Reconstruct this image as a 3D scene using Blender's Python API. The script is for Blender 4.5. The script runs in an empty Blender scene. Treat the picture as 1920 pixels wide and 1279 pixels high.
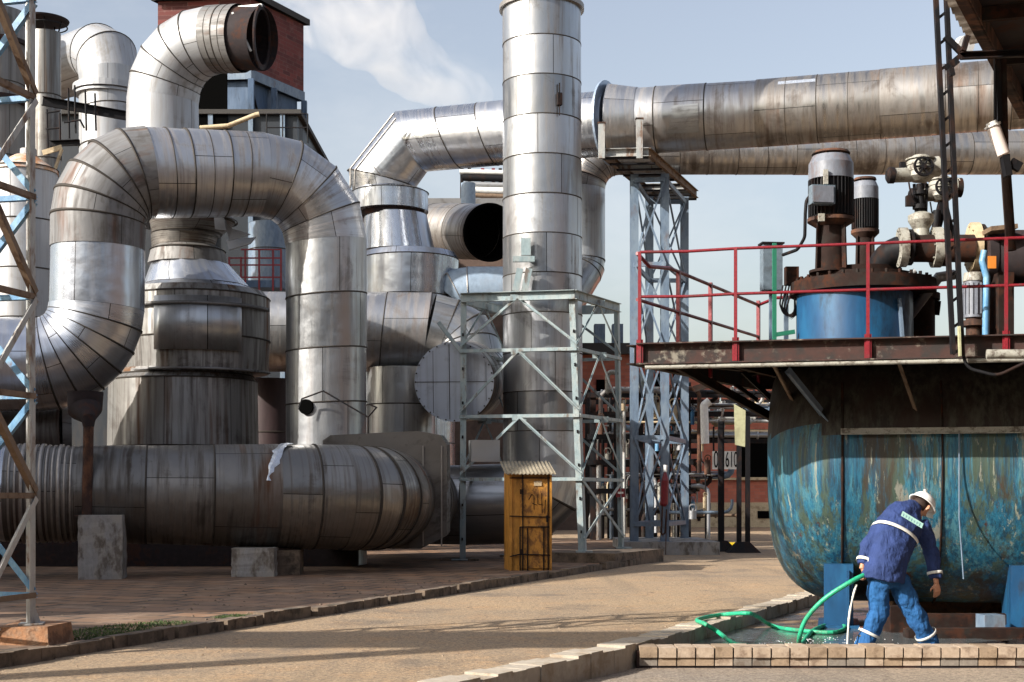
import bpy, bmesh, math, random
from mathutils import Vector as V, Matrix, noise
random.seed(7)
sc = bpy.context.scene
col = sc.collection
# ---------------------------------------------------------------- camera, sky, sun, exposure
FPX, CX, HY, EYE = 2666.7, 960.0, 930.0, 1.45
cd = bpy.data.cameras.new("camera"); cam = bpy.data.objects.new("camera", cd); col.objects.link(cam)
cam.location = (0, 0, EYE); cam.rotation_euler = (math.radians(90), 0, 0)
cd.lens = 50; cd.sensor_width = 36; cd.shift_y = (HY - 639.5) / 1920; cd.clip_start = .1; cd.clip_end = 6000
sc.camera = cam
SUN_EL = math.radians(29)
SH = V((-.86, -.51, 0)).normalized()
SUN = (SH * math.cos(SUN_EL) + V((0, 0, math.sin(SUN_EL)))).normalized()
w = bpy.data.worlds.new("World"); sc.world = w; w.use_nodes = True
nt = w.node_tree; bg = nt.nodes['Background']
sky = nt.nodes.new('ShaderNodeTexSky'); sky.sky_type = 'NISHITA'; sky.sun_disc = False
sky.sun_elevation = SUN_EL; sky.sun_rotation = math.atan2(SH.x, SH.y); sky.air_density = 1.25; sky.dust_density = 3.6; sky.ozone_density = .8
hs = nt.nodes.new('ShaderNodeHueSaturation'); hs.inputs['Saturation'].default_value = .68; hs.inputs['Hue'].default_value = .512
nt.links.new(sky.outputs[0], hs.inputs['Color']); 
tcw = nt.nodes.new('ShaderNodeTexCoord'); mpw = nt.nodes.new('ShaderNodeMapping'); mpw.inputs['Scale'].default_value = (1.6, 1.6, 3.5); nzw = nt.nodes.new('ShaderNodeTexNoise'); nzw.inputs['Scale'].default_value = 1.9; nzw.inputs['Detail'].default_value = 7; nzw.inputs['Roughness'].default_value = .6
rgw = nt.nodes.new('ShaderNodeMapRange'); rgw.inputs[1].default_value = .47; rgw.inputs[2].default_value = .75; rgw.inputs[4].default_value = .45
mxw = nt.nodes.new('ShaderNodeMix'); mxw.data_type = 'RGBA'; mxw.inputs[7].default_value = (4.6, 4.7, 4.8, 1)
nt.links.new(tcw.outputs['Generated'], mpw.inputs[0]); nt.links.new(mpw.outputs[0], nzw.inputs['Vector']); nt.links.new(nzw.outputs[0], rgw.inputs[0]); nt.links.new(rgw.outputs[0], mxw.inputs[0]); nt.links.new(hs.outputs[0], mxw.inputs[6]); nt.links.new(mxw.outputs[2], bg.inputs[0]); bg.inputs[1].default_value = 0.12
sd = bpy.data.lights.new("sun", 'SUN'); so = bpy.data.objects.new("sun", sd); col.objects.link(so)
sd.energy = 5.0; sd.angle = math.radians(.5); sd.color = (1, .94, .85)
so.rotation_euler = SUN.to_track_quat('Z', 'Y').to_euler(); so.location = (-20, -15, 30)
sc.view_settings.view_transform = 'Standard'; sc.view_settings.look = 'None'
sc.view_settings.exposure = 0.76; sc.view_settings.gamma = 1

# ---------------------------------------------------------------- helpers
def P(px, py, Y): return V(((px - CX) / FPX * Y, Y, EYE + (HY - py) / FPX * Y))
def S(px, Y): return px * Y / FPX
class MB:
    def __init__(s): s.v = []; s.f = []; s.m = []; s.uv = []; s.sm = []
    def quad(s, idx, m=0, uv=None, smooth=False):
        s.f.append(tuple(idx)); s.m.append(m); s.sm.append(smooth)
        s.uv.append(uv if uv else [(0.5, 0.5)] * len(idx))
    def add(s, pts):
        b = len(s.v); s.v += [V(p) for p in pts]; return b
def box(mb, c, size, rz=0, m=0, R=None):
    c = V(c); hx, hy, hz = [k / 2 for k in size]
    R = R or Matrix.Rotation(rz, 3, 'Z')
    b = mb.add([c + R @ V((x * hx, y * hy, z * hz)) for x in (-1, 1) for y in (-1, 1) for z in (-1, 1)])
    for q in ((0, 1, 3, 2), (4, 6, 7, 5), (0, 4, 5, 1), (2, 3, 7, 6), (0, 2, 6, 4), (1, 5, 7, 3)):
        mb.quad([b + i for i in q], m)
def boxb(mb, x0, x1, y0, y1, z0, z1, m=0): box(mb, ((x0 + x1) / 2, (y0 + y1) / 2, (z0 + z1) / 2), (abs(x1 - x0), abs(y1 - y0), abs(z1 - z0)), 0, m)
def axes(d, ref=None):
    d = V(d).normalized()
    ref = V(ref) if ref is not None else (V((0, 0, 1)) if abs(d.z) < .9 else V((0, 1, 0)))
    a = ref - d * ref.dot(d)
    if a.length < 1e-5: a = V((1, 0, 0)) - d * d.x
    a.normalize(); return d, a, d.cross(a)
def bar(mb, p0, p1, wa, wb, ref=None, m=0, off=(0, 0)):
    p0 = V(p0); p1 = V(p1)
    if (p1 - p0).length < 1e-5: return
    d, a, b = axes(p1 - p0, ref)
    o = a * off[0] + b * off[1]
    k = mb.add([p + o + a * (i * wa / 2) + b * (j * wb / 2) for p in (p0, p1) for i, j in ((-1, -1), (1, -1), (1, 1), (-1, 1))])
    for q in ((0, 1, 5, 4), (1, 2, 6, 5), (2, 3, 7, 6), (3, 0, 4, 7), (3, 2, 1, 0), (4, 5, 6, 7)):
        mb.quad([k + i for i in q], m)
def angle(mb, p0, p1, w, t, a, b, m=0):
    """L profile: flanges along a and b from the line p0-p1"""
    a = V(a); b = V(b)
    bar(mb, V(p0) + a * w / 2, V(p1) + a * w / 2, w, t, a, m)
    bar(mb, V(p0) + b * (w / 2 + t / 2), V(p1) + b * (w / 2 + t / 2), w - t * .2, t, b, m)
def channel(mb, p0, p1, h, w, t=.012, side=(0, -1, 0), m=0):
    """U profile standing up, open towards side"""
    d, a, b = axes(V(p1) - V(p0), (0, 0, 1)); s = V(side)
    bar(mb, p0, p1, h, t, a, m)
    for k in (-1, 1):
        o = a * (k * (h / 2 - t / 2)) + s * (w / 2 + t * .5)
        bar(mb, V(p0) + o, V(p1) + o, t, w, a, m)
def fillet(pts, R, n=6):
    pts = [V(p) for p in pts]
    if not isinstance(R, (list, tuple)): R = [R] * len(pts)
    if not isinstance(n, (list, tuple)): n = [n] * len(pts)
    out = [pts[0]]
    for i in range(1, len(pts) - 1):
        p = pts[i]; a = (pts[i - 1] - p); b = (pts[i + 1] - p); la, lb = a.length, b.length
        a.normalize(); b.normalize(); ang = a.angle(b); r = R[i]
        if r <= 0 or ang > 3.1: out.append(p); continue
        t = min(r / math.tan(ang / 2), la * .98, lb * .98); r = t * math.tan(ang / 2)
        c = p + (a + b).normalized() * (r / math.sin(ang / 2))
        s = p + a * t - c; e = p + b * t - c; tot = s.angle(e); ax = s.cross(e).normalized()
        for k in range(n[i] + 1): out.append(c + Matrix.Rotation(tot * k / n[i], 3, ax) @ s)
    out.append(pts[-1]); return out
KC = [0]
def duct(mb, pts, rad, ring=1.0, n=36, m=0, seam=1, lip=.010, hw=.014, cap0=False, cap1=False, jit=.006, seams=True, capm=None, ref=None, minor=0, pre=None, post=None, flat=False):
    pts = [V(p) for p in pts]; N = len(pts)
    if not isinstance(rad, (list, tuple)): rad = [rad] * N
    D = [(pts[i + 1] - pts[i]).normalized() for i in range(N - 1)]
    _, a, b = axes(D[0], ref)
    fr = [(a, b)]
    for i in range(1, N - 1):
        q = D[i - 1].rotation_difference(D[i]).to_matrix()
        a = q @ a; a = (a - D[i] * a.dot(D[i])).normalized(); fr.append((a, D[i].cross(a)))
    def cross(i, j):
        a, b = fr[j]; d = D[j]; r = rad[i]
        if i == 0: nn = d if pre is None else (d + (pts[0] - V(pre)).normalized()).normalized()
        elif i == N - 1: nn = d if post is None else (d + (V(post) - pts[-1]).normalized()).normalized()
        else: nn = (D[i - 1] + D[i]).normalized()
        o = []
        for k in range(n):
            th = 2 * math.pi * k / n; w_ = a * (r * math.cos(th)) + b * (r * math.sin(th))
            o.append(V((r * math.cos(th), r * math.sin(th), 0)) if flat else w_ - d * (w_.dot(nn) / max(.2, d.dot(nn))))
        return o
    def band(C, O0, O1, t, r, L, lp, w_):
        tt = [t - w_ / L, t - w_ / L, t + w_ / L, t + w_ / L]; ss = [1 - .01 / r, 1 + lp / r, 1 + lp / r, 1 - .01 / r]
        rows = []
        for t_, s_ in zip(tt, ss):
            c = C[0].lerp(C[1], t_); rows.append(mb.add([c + (O0[k] * (1 - t_) + O1[k] * t_) * s_ for k in range(n)]))
        for x in range(3):
            for k in range(n):
                k2 = (k + 1) % n; mb.quad([rows[x] + k, rows[x] + k2, rows[x + 1] + k2, rows[x + 1] + k], seam, None, True)
    for j in range(N - 1):
        O0 = cross(j, j); O1 = cross(j + 1, j); L = (pts[j + 1] - pts[j]).length
        ns = max(1, round(L / ring)) if ring else 1
        C = (pts[j], pts[j + 1])
        for s in range(ns):
            t0, t1 = s / ns, (s + 1) / ns; KC[0] += 1; kk = KC[0] % 997
            sc_ = 1 + random.uniform(-jit, jit)
            dr = V((random.uniform(-jit, jit), random.uniform(-jit, jit), random.uniform(-jit, jit)))
            R0 = mb.add([C[0].lerp(C[1], t0) + dr + (O0[k] * (1 - t0) + O1[k] * t0) * sc_ for k in range(n)])
            R1 = mb.add([C[0].lerp(C[1], t1) + dr + (O0[k] * (1 - t1) + O1[k] * t1) * sc_ for k in range(n)])
            rm = (rad[j] + rad[j + 1]) / 2; cv = 2 * math.pi * rm
            for k in range(n):
                k2 = (k + 1) % n; v0 = cv * k / n; v1 = cv * (k + 1) / n
                mb.quad([R0 + k, R0 + k2, R1 + k2, R1 + k], m, [(kk + .001, v0), (kk + .001, v1), (kk + .999, v1), (kk + .999, v0)], True)
            if seams and t0 > 0: band(C, O0, O1, t0, rad[j] * (1 - t0) + rad[j + 1] * t0, L, lip, hw)
            if minor:
                for q in range(1, minor + 1):
                    tq = t0 + (t1 - t0) * q / (minor + 1); band(C, O0, O1, tq, rad[j] * (1 - tq) + rad[j + 1] * tq, L, lip * .6, hw * .6)
        if seams and j > 0 and L > .02:
            band(C, O0, O1, 0, rad[j], L, lip, hw)
    for flag, i, j in ((cap0, 0, 0), (cap1, N - 1, N - 2)):
        if flag:
            O = cross(i, j); KC[0] += 1; kk = KC[0] % 997
            k0 = mb.add([pts[i] + o for o in O]); cc = mb.add([pts[i]])
            for k in range(n):
                k2 = (k + 1) % n
                q = [k0 + k2, k0 + k, cc] if i == 0 else [k0 + k, k0 + k2, cc]
                mb.quad(q, m if capm is None else capm, [(kk + .5 + .4 * math.cos(6.283 * k / n), 1 + math.sin(6.283 * k / n)), (kk + .5 + .4 * math.cos(6.283 * (k + 1) / n), 1 + math.sin(6.283 * (k + 1) / n)), (kk + .5, 1)], False)
def ductp(mb, full, i, j, rad, *a, **kw):
    duct(mb, full[i:j + 1], rad, *a, pre=full[i - 1] if i > 0 else None, post=full[j + 1] if j + 1 < len(full) else None, **kw)
def tube(mb, pts, r, n=8, m=0, cap=True):
    duct(mb, pts, r, ring=0, n=n, m=m, seams=False, cap0=cap, cap1=cap, jit=0)
def disc_ring(mb, c, d, r0, r1, th, n=36, m=0):
    d, a, b = axes(d); c = V(c); rows = []
    for r, o in ((r0, -th / 2), (r1, -th / 2), (r1, th / 2), (r0, th / 2)):
        rows.append(mb.add([c + d * o + a * (r * math.cos(6.28319 * k / n)) + b * (r * math.sin(6.28319 * k / n)) for k in range(n)]))
    for x in range(4):
        y = (x + 1) % 4
        for k in range(n):
            k2 = (k + 1) % n; mb.quad([rows[x] + k, rows[x] + k2, rows[y] + k2, rows[y] + k], m)
def cyl(mb, p0, p1, r, n=24, m=0, r1=None):
    duct(mb, [p0, p1], [r, r if r1 is None else r1], ring=0, n=n, m=m, seams=False, cap0=True, cap1=True, jit=0)
def poly(mb, pts, m=0):
    b = mb.add(pts); mb.quad([b + i for i in range(len(pts))], m)

def setp(o, label=None, cat=None, group=None, kind=None):
    if label: o['label'] = label
    if cat: o['category'] = cat
    if group: o['group'] = group
    if kind: o['kind'] = kind
    return o
def build(name, mb, mats, parent=None, origin=None, label=None, cat=None, group=None, kind=None):
    me = bpy.data.meshes.new(name)
    if parent is not None:
        r = parent
        while r.parent: r = r.parent
        org = r.location.copy()
    else:
        org = V(origin) if origin is not None else V((0, 0, 0))
    me.from_pydata([tuple(v - org) for v in mb.v], [], mb.f)
    if not isinstance(mats, (list, tuple)): mats = [mats]
    for mm in mats: me.materials.append(mm)
    me.polygons.foreach_set('material_index', mb.m); me.polygons.foreach_set('use_smooth', mb.sm)
    uv = me.uv_layers.new(name='UVMap'); flat = [c for f in mb.uv for p in f for c in p]
    uv.data.foreach_set('uv', flat)
    me.update()
    o = bpy.data.objects.new(name, me); col.objects.link(o)
    if parent is not None: o.parent = parent
    else: o.location = org
    setp(o, label, cat, group, kind); return o
def thing(name, loc, label, cat, group=None):
    o = bpy.data.objects.new(name, None); col.objects.link(o); o.location = loc; o.empty_display_size = .2
    return setp(o, label, cat, group)
def copy_thing(root, delta, label=None, rz=0):
    r = root.copy(); col.objects.link(r); r.location = root.location + V(delta); r.rotation_euler = (0, 0, rz)
    if label: r['label'] = label
    for ch in [c for c in bpy.data.objects if c.parent == root]:
        c = ch.copy(); col.objects.link(c); c.parent = r
        for g in [k for k in bpy.data.objects if k.parent == ch]:
            d = g.copy(); col.objects.link(d); d.parent = c
    return r

# ---------------------------------------------------------------- materials
class G:
    def __init__(s, name):
        s.mat = bpy.data.materials.new(name); s.mat.use_nodes = True; s.t = s.mat.node_tree
        s.b = s.t.nodes['Principled BSDF']; s.tc = None
    def n(s, typ, **kw):
        x = s.t.nodes.new(typ)
        for k, v in kw.items(): setattr(x, k, v)
        return x
    def l(s, a, b): s.t.links.new(a, b)
    def co(s, w='Object'):
        if not s.tc: s.tc = s.n('ShaderNodeTexCoord')
        return s.tc.outputs[w]
    def math(s, op, a, b=None, clamp=False):
        x = s.n('ShaderNodeMath', operation=op); x.use_clamp = clamp
        for i, q in enumerate((a, b)):
            if q is None: continue
            if isinstance(q, (int, float)): x.inputs[i].default_value = q
            else: s.l(q, x.inputs[i])
        return x.outputs[0]
    def vmul(s, vec, sc_):
        x = s.n('ShaderNodeMapping'); x.inputs['Scale'].default_value = sc_; s.l(vec, x.inputs[0]); return x.outputs[0]
    def noise(s, vec, scale=1, detail=4, rough=.55, dist=0):
        x = s.n('ShaderNodeTexNoise'); x.inputs['Scale'].default_value = scale; x.inputs['Detail'].default_value = detail
        x.inputs['Roughness'].default_value = rough; x.inputs['Distortion'].default_value = dist
        s.l(vec, x.inputs['Vector']); return x.outputs[0]
    def rng(s, v, a, b, c=0, d=1):
        x = s.n('ShaderNodeMapRange'); x.inputs[1].default_value = a; x.inputs[2].default_value = b; x.inputs[3].default_value = c; x.inputs[4].default_value = d
        s.l(v, x.inputs[0]); return x.outputs[0]
    def mix(s, f, a, b, bt='MIX'):
        x = s.n('ShaderNodeMix', data_type='RGBA', blend_type=bt)
        if isinstance(f, (int, float)): x.inputs[0].default_value = f
        else: s.l(f, x.inputs[0])
        for i, q in ((6, a), (7, b)):
            if isinstance(q, tuple): x.inputs[i].default_value = (*q, 1)
            else: s.l(q, x.inputs[i])
        return x.outputs[2]
    def bump(s, h, st=.3, dist=.02, nrm=None):
        x = s.n('ShaderNodeBump'); x.inputs['Strength'].default_value = st; x.inputs['Distance'].default_value = dist
        s.l(h, x.inputs['Height'])
        if nrm is not None: s.l(nrm, x.inputs['Normal'])
        return x.outputs[0]
    def out(s, c=None, r=None, m=None, nrm=None):
        for nm, q in (('Base Color', c), ('Roughness', r), ('Metallic', m), ('Normal', nrm)):
            if q is None: continue
            i = s.b.inputs[nm]
            if isinstance(q, tuple): i.default_value = (*q, 1)
            elif isinstance(q, (int, float)): i.default_value = q
            else: s.l(q, i)
        return s.mat
def clad(name, base, vert=False, rough=.36, metal=.9, tone=.22, streak=(.12, .09, .07), samt=.5, rust=.15, rustcol=(.16, .065, .03), dent=.5, lo=.46, hi=.72):
    g = G(name); uv = g.co('UV'); ob = g.co('Object'); base = (base[0] * .93, base[1] * .975, base[2] * 1.05)
    sp = g.n('ShaderNodeSeparateXYZ'); g.l(uv, sp.inputs[0]); U, W = sp.outputs[0], sp.outputs[1]
    fu = g.math('FLOOR', U); vv = g.math('ADD', g.math('DIVIDE', W, 1.37), g.math('MULTIPLY', fu, .377)); fv = g.math('FLOOR', vv)
    cb = g.n('ShaderNodeCombineXYZ'); g.l(fu, cb.inputs[0]); g.l(fv, cb.inputs[1])
    wn = g.n('ShaderNodeTexWhiteNoise', noise_dimensions='2D'); g.l(cb.outputs[0], wn.inputs['Vector'])
    val = wn.outputs['Value']
    line = g.math('LESS_THAN', g.math('FRACT', vv), .010)
    c2 = g.n('ShaderNodeCombineXYZ'); g.l(g.math('MULTIPLY', U, .5 if vert else 11), c2.inputs[0]); g.l(g.math('MULTIPLY', W, 8 if vert else .55), c2.inputs[1]); g.l(g.math('MULTIPLY', fu, 2.3), c2.inputs[2])
    st = g.noise(c2.outputs[0], 1, 5, .62); st2 = g.rng(st, lo, hi)
    c3 = g.n('ShaderNodeCombineXYZ'); g.l(g.math('MULTIPLY', U, .25 if vert else 2.2), c3.inputs[0]); g.l(g.math('MULTIPLY', W, 1.9 if vert else .3), c3.inputs[1]); g.l(g.math('MULTIPLY', fv, 1.7), c3.inputs[2])
    big = g.noise(c3.outputs[0], 1, 4, .6); blot = g.noise(ob, .55, 4, .6)
    hsv = g.mix(1.0, base, g.mix(g.math('MULTIPLY', val, 1), tuple([1 - tone] * 3), (1, 1, 1)), 'MULTIPLY')
    tintc = g.mix(g.rng(blot, .35, .7), hsv, g.mix(1.0, hsv, (1.0, .965, .92), 'MULTIPLY'))
    f1 = g.math('MULTIPLY', st2, samt)
    c = g.mix(f1, tintc, streak)
    rm = g.math('MULTIPLY', g.rng(g.math('ADD', big, g.math('MULTIPLY', st, .25)), .68, .84), rust * 2, True)
    c = g.mix(rm, c, rustcol)
    speck = g.rng(g.noise(ob, 22, 3, .6), .70, .76)
    c = g.mix(g.math('MULTIPLY', speck, .5), c, streak)
    gm = g.noise(ob, .9, 7, .7, .6); gmf = g.math('MULTIPLY', g.rng(g.math('ADD', g.math('MULTIPLY', gm, .8), g.math('MULTIPLY', st, .25)), .56, .66), min(1, samt * 1.1), True)
    c = g.mix(gmf, c, tuple(x * .9 for x in streak))
    c = g.mix(line, c, (.03, .028, .026))
    mm = g.math('MULTIPLY', g.math('SUBTRACT', 1, g.math('MAXIMUM', g.math('MAXIMUM', g.math('MULTIPLY', f1, .75), rm), g.math('MULTIPLY', gmf, .7)), True), metal)
    dn = g.noise(ob, 1.3, 2, .5); dn2 = g.noise(ob, 5.5, 2, .5)
    nb = g.bump(g.math('ADD', dn, g.math('MULTIPLY', dn2, .13)), dent, .06)
    nb = g.bump(st, .12, .01, nb)
    rr = g.math('ADD', g.math('ADD', rough - .025, g.math('MULTIPLY', val, .12)), g.math('ADD', g.math('MULTIPLY', rm, .4), g.math('MULTIPLY', f1, .35)))
    return g.out(c, rr, mm, nb)
def paint(name, c0, c1=(.09, .04, .02), amt=.35, scale=3.0, zst=.35, rough=.5, c2=None, metal=0, bumpy=.25, thr=.56):
    g = G(name); ob = g.co('Object'); v = g.vmul(ob, (1, 1, zst))
    a = g.noise(v, scale, 6, .65); b = g.noise(v, scale * 5, 4, .6); c = c0
    cc = g.mix(g.rng(b, .3, .7), tuple(x * .78 for x in c0), tuple(min(1, x * 1.15) for x in c0))
    if c2: cc = g.mix(g.rng(g.noise(v, scale * 1.7, 5, .6), .45, .6), cc, c2)
    f = g.math('MULTIPLY', g.rng(g.math('ADD', g.math('MULTIPLY', a, .7), g.math('MULTIPLY', b, .3)), thr - .05, thr + .04), amt, True)
    cc = g.mix(f, cc, c1)
    return g.out(cc, g.math('ADD', rough, g.math('MULTIPLY', f, .3), True), metal, g.bump(b, bumpy, .01))
def plain(name, c, rough=.6, metal=0, em=None):
    g = G(name); b = g.noise(g.co(), 9, 4, .6)
    cc = g.mix(g.rng(b, .3, .7), tuple(x * .82 for x in c), tuple(min(1, x * 1.1) for x in c))
    return g.out(cc, rough, metal, g.bump(b, .1, .005))
def brickmat(name, c1, c2, mortar, scale=1.0, bw=.24, rh=.075, rot=0):
    g = G(name); ob = g.co()
    mp = g.n('ShaderNodeMapping'); g.l(ob, mp.inputs[0]); mp.inputs['Rotation'].default_value = (0, 0, rot)
    sp = g.n('ShaderNodeSeparateXYZ'); g.l(mp.outputs[0], sp.inputs[0])
    cb = g.n('ShaderNodeCombineXYZ'); g.l(sp.outputs[0], cb.inputs[0]); g.l(sp.outputs[2], cb.inputs[1])
    bt = g.n('ShaderNodeTexBrick'); g.l(cb.outputs[0], bt.inputs['Vector'])
    for k, v in (('Color1', (*c1, 1)), ('Color2', (*c2, 1)), ('Mortar', (*mortar, 1)), ('Scale', scale), ('Mortar Size', .006), ('Brick Width', bw), ('Row Height', rh)): bt.inputs[k].default_value = v
    n1 = g.noise(ob, .5, 5, .6); n2 = g.noise(ob, 4, 4, .6)
    c = g.mix(g.rng(n1, .4, .7, 0, .6), bt.outputs[0], tuple(x * .45 for x in c1))
    c = g.mix(g.rng(n2, .55, .75, 0, .5), c, tuple(min(1, x * 1.3) for x in mortar))
    return g.out(c, .85, 0, g.bump(n2, .3, .02))

M = {}
M['alu_v'] = clad('aluminium_cladding_vertical', (.50, .50, .49), True, .30, .9, .28, (.10, .085, .07), .45, .10)
M['alu_h'] = clad('aluminium_cladding_horizontal', (.52, .51, .50), False, .30, .9, .25, (.14, .10, .075), .5, .12)
M['alu_shiny'] = clad('polished_aluminium', (.60, .61, .63), False, .24, .95, .18, (.22, .18, .15), .3, .05)
M['alu_shiny_v'] = clad('polished_aluminium_upright', (.58, .60, .63), True, .24, .95, .18, (.22, .18, .15), .3, .05)
M['alu_stack'] = clad('stack_cladding', (.50, .50, .50), True, .30, .92, .42, (.11, .10, .09), .55, .08, dent=.35, lo=.50)
M['alu_brown'] = clad('weathered_brown_cladding', (.47, .44, .405), False, .28, .92, .28, (.07, .05, .038), .65, .30, (.15, .07, .03), .35, .40, .64)
M['alu_dark'] = clad('dark_weathered_cladding', (.25, .23, .205), False, .38, .85, .45, (.035, .025, .018), .75, .45, (.09, .04, .02), .9, .46, .66)
M['alu_mid'] = clad('mid_weathered_cladding', (.33, .305, .27), False, .33, .85, .35, (.055, .04, .03), .65, .0, (.11, .05, .028), .9, .48, .70)
M['alu_grey'] = clad('dull_grey_cladding', (.235, .225, .215), True, .55, .5, .25, (.06, .05, .04), .55, .3)
M['alu_old'] = clad('old_stained_cladding', (.33, .315, .29), True, .42, .8, .40, (.06, .045, .036), .65, .55, (.13, .065, .03), .5, .44, .64)
M['alu_white'] = clad('pale_weathered_cladding', (.42, .42, .425), True, .45, .4, .16, (.20, .18, .155), .5, .10, dent=.25)
M['seam'] = plain('dark_seam', (.055, .048, .042), .65, .3)
M['seam_l'] = plain('metal_band', (.33, .31, .29), .45, .8)
g = G('black_void_lining'); M['black'] = g.out((.003, .003, .003), 1.0, 0); g.b.inputs['Specular IOR Level'].default_value = 0
M['soot'] = paint('sooty_steel', (.030, .024, .026), (.07, .03, .018), .6, 2.0, 1, .75)
M['rust'] = paint('rusty_steel', (.042, .019, .013), (.014, .014, .012), .8, 3, .5, .85, (.12, .05, .025))
M['rustdark'] = paint('dark_rusty_steel', (.020, .011, .009), (.06, .022, .012), .7, 3, 1.0, .8, (.022, .018, .016))
M['rustbeam'] = paint('rusty_red_steel_edge', (.045, .018, .014), (.26, .24, .20), .75, 3.2, 1.0, .8, (.022, .016, .015), thr=.60)
M['steel_dark'] = paint('dark_steel', (.010, .010, .012), (.035, .016, .010), .6, 4, .5, .6)
M['teal'] = paint('pale_green_paint', (.24, .31, .33), (.10, .055, .03), .8, 3.5, .4, .5, (.30, .34, .34), thr=.58)
M['bluegrey'] = paint('blue_grey_paint', (.12, .17, .24), (.09, .05, .04), .55, 3, .4, .5, (.16, .21, .27), thr=.60)
M['skyblue'] = paint('light_blue_paint', (.09, .24, .43), (.13, .06, .03), .75, 4, .5, .45, (.18, .35, .50), thr=.60)
M['offwhite'] = paint('worn_white_paint', (.38, .38, .37), (.14, .07, .035), .85, 4, .35, .5, (.34, .36, .36), thr=.555)
M['brownpaint'] = paint('brown_rusted_paint', (.17, .115, .075), (.06, .03, .018), .8, 5, .6, .7)
M['red'] = paint('red_railing_paint', (.18, .006, .014), (.07, .015, .015), .7, 5, 1, .45, thr=.58)
M['green'] = plain('green_painted_steel', (.015, .15, .09), .5)
M['bluedeep'] = paint('blue_steel_cladding', (.045, .085, .155), (.015, .025, .04), .7, 1.6, .25, .55, (.07, .115, .19))
M['bluebright'] = paint('bright_blue_paint', (.006, .055, .14), (.006, .012, .02), .85, 1.8, .35, .45, (.010, .085, .19), thr=.57)
M['yellow'] = paint('ochre_yellow_paint', (.36, .165, .022), (.16, .075, .02), .7, 3, .4, .6, (.52, .24, .04), thr=.60)
M['corr'] = paint('weathered_sheet', (.25, .215, .155), (.16, .13, .09), .7, 3, 1, .7)
M['concrete'] = paint('stained_concrete', (.30, .295, .29), (.09, .07, .055), .8, 2.6, .5, .85, (.32, .30, .27), bumpy=.5, thr=.54)
M['kerb'] = paint('kerb_concrete', (.40, .35, .285), (.24, .18, .12), .7, 2.6, 1, .9, (.38, .33, .27), bumpy=.6)
M['kerbdark'] = paint('old_dark_kerb', (.17, .125, .09), (.035, .028, .02), .8, 3.0, 1, .95, (.10, .075, .055), bumpy=.6)
M['castiron'] = paint('cast_grey', (.33, .325, .29), (.06, .04, .03), .8, 7, 1, .5, (.30, .29, .25), thr=.55)
M['motor'] = paint('motor_housing', (.018, .018, .020), (.04, .02, .015), .7, 5, .5, .5)
M['motorcap'] = paint('pale_motor_cowl', (.16, .175, .21), (.10, .05, .03), .5, 5, .5, .45)
M['box'] = paint('blue_grey_box', (.13, .17, .21), (.03, .03, .03), .5, 4, 1, .45)
M['olive'] = paint('olive_plate', (.40, .40, .25), (.20, .19, .12), .6, 3, 1, .6)
M['brick'] = brickmat('red_brick', (.24, .060, .042), (.13, .035, .03), (.14, .09, .08))
M['brick2'] = brickmat('sunlit_red_brick', (.52, .16, .10), (.36, .10, .065), (.25, .16, .13), 1, .5, .15)
M['roofdark'] = plain('dark_roofing', (.035, .032, .03), .8)
M['hose'] = paint('green_hose', (.02, .36, .19), (.05, .06, .035), .7, 6, 1, .45, thr=.56)
M['white'] = plain('white_paint', (.75, .75, .73), .5)
M['tan'] = paint('tan_lagging', (.50, .40, .26), (.22, .15, .09), .7, 4, 1, .8)
def tankmat():
    g = G('streaked_blue_tank_paint'); ob = g.co(); v = g.vmul(ob, (1, 1, .035)); v2 = g.vmul(ob, (1, 1, .16))
    a = g.noise(v, 4.2, 8, .78); b = g.noise(v, 13, 8, .8); d = g.noise(v2, 1.0, 7, .72, .5); e = g.noise(v2, 3.1, 7, .75)
    c = g.mix(g.rng(b, .40, .60), (.003, .036, .075), (.013, .125, .21))
    c = g.mix(g.rng(g.noise(v, 7, 7, .8), .50, .58, 0, .8), c, (.06, .18, .22))
    c = g.mix(g.rng(a, .50, .56, 0, .85), c, (.05, .07, .04))
    c = g.mix(g.rng(g.noise(v, 19, 6, .8), .54, .60, 0, .85), c, (.012, .035, .05))
    c = g.mix(g.rng(d, .53, .59, 0, .9), c, (.040, .030, .019))
    c = g.mix(g.rng(g.noise(v, 11, 6, .75), .60, .64, 0, .9), c, (.23, .24, .19))
    c = g.mix(g.rng(e, .60, .63, 0, .95), c, (.20, .20, .17))
    c = g.mix(g.rng(g.noise(v2, 4.3, 7, .8), .60, .64), c, (.06, .02, .012))
    return g.out(c, .5, 0, g.bump(g.math('ADD', e, b), .6, .015))
M['tank'] = tankmat()
def tankmat2():  # rust tone, darkened so the colour carries the platform's shade
    g = G('shaded_rusty_tank_top'); ob = g.co(); v = g.vmul(ob, (1, 1, .12))
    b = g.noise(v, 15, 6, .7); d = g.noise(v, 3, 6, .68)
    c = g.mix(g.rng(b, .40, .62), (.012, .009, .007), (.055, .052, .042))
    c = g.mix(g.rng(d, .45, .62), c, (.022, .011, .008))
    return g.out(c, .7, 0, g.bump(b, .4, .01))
M['tanktop'] = tankmat2()
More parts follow.
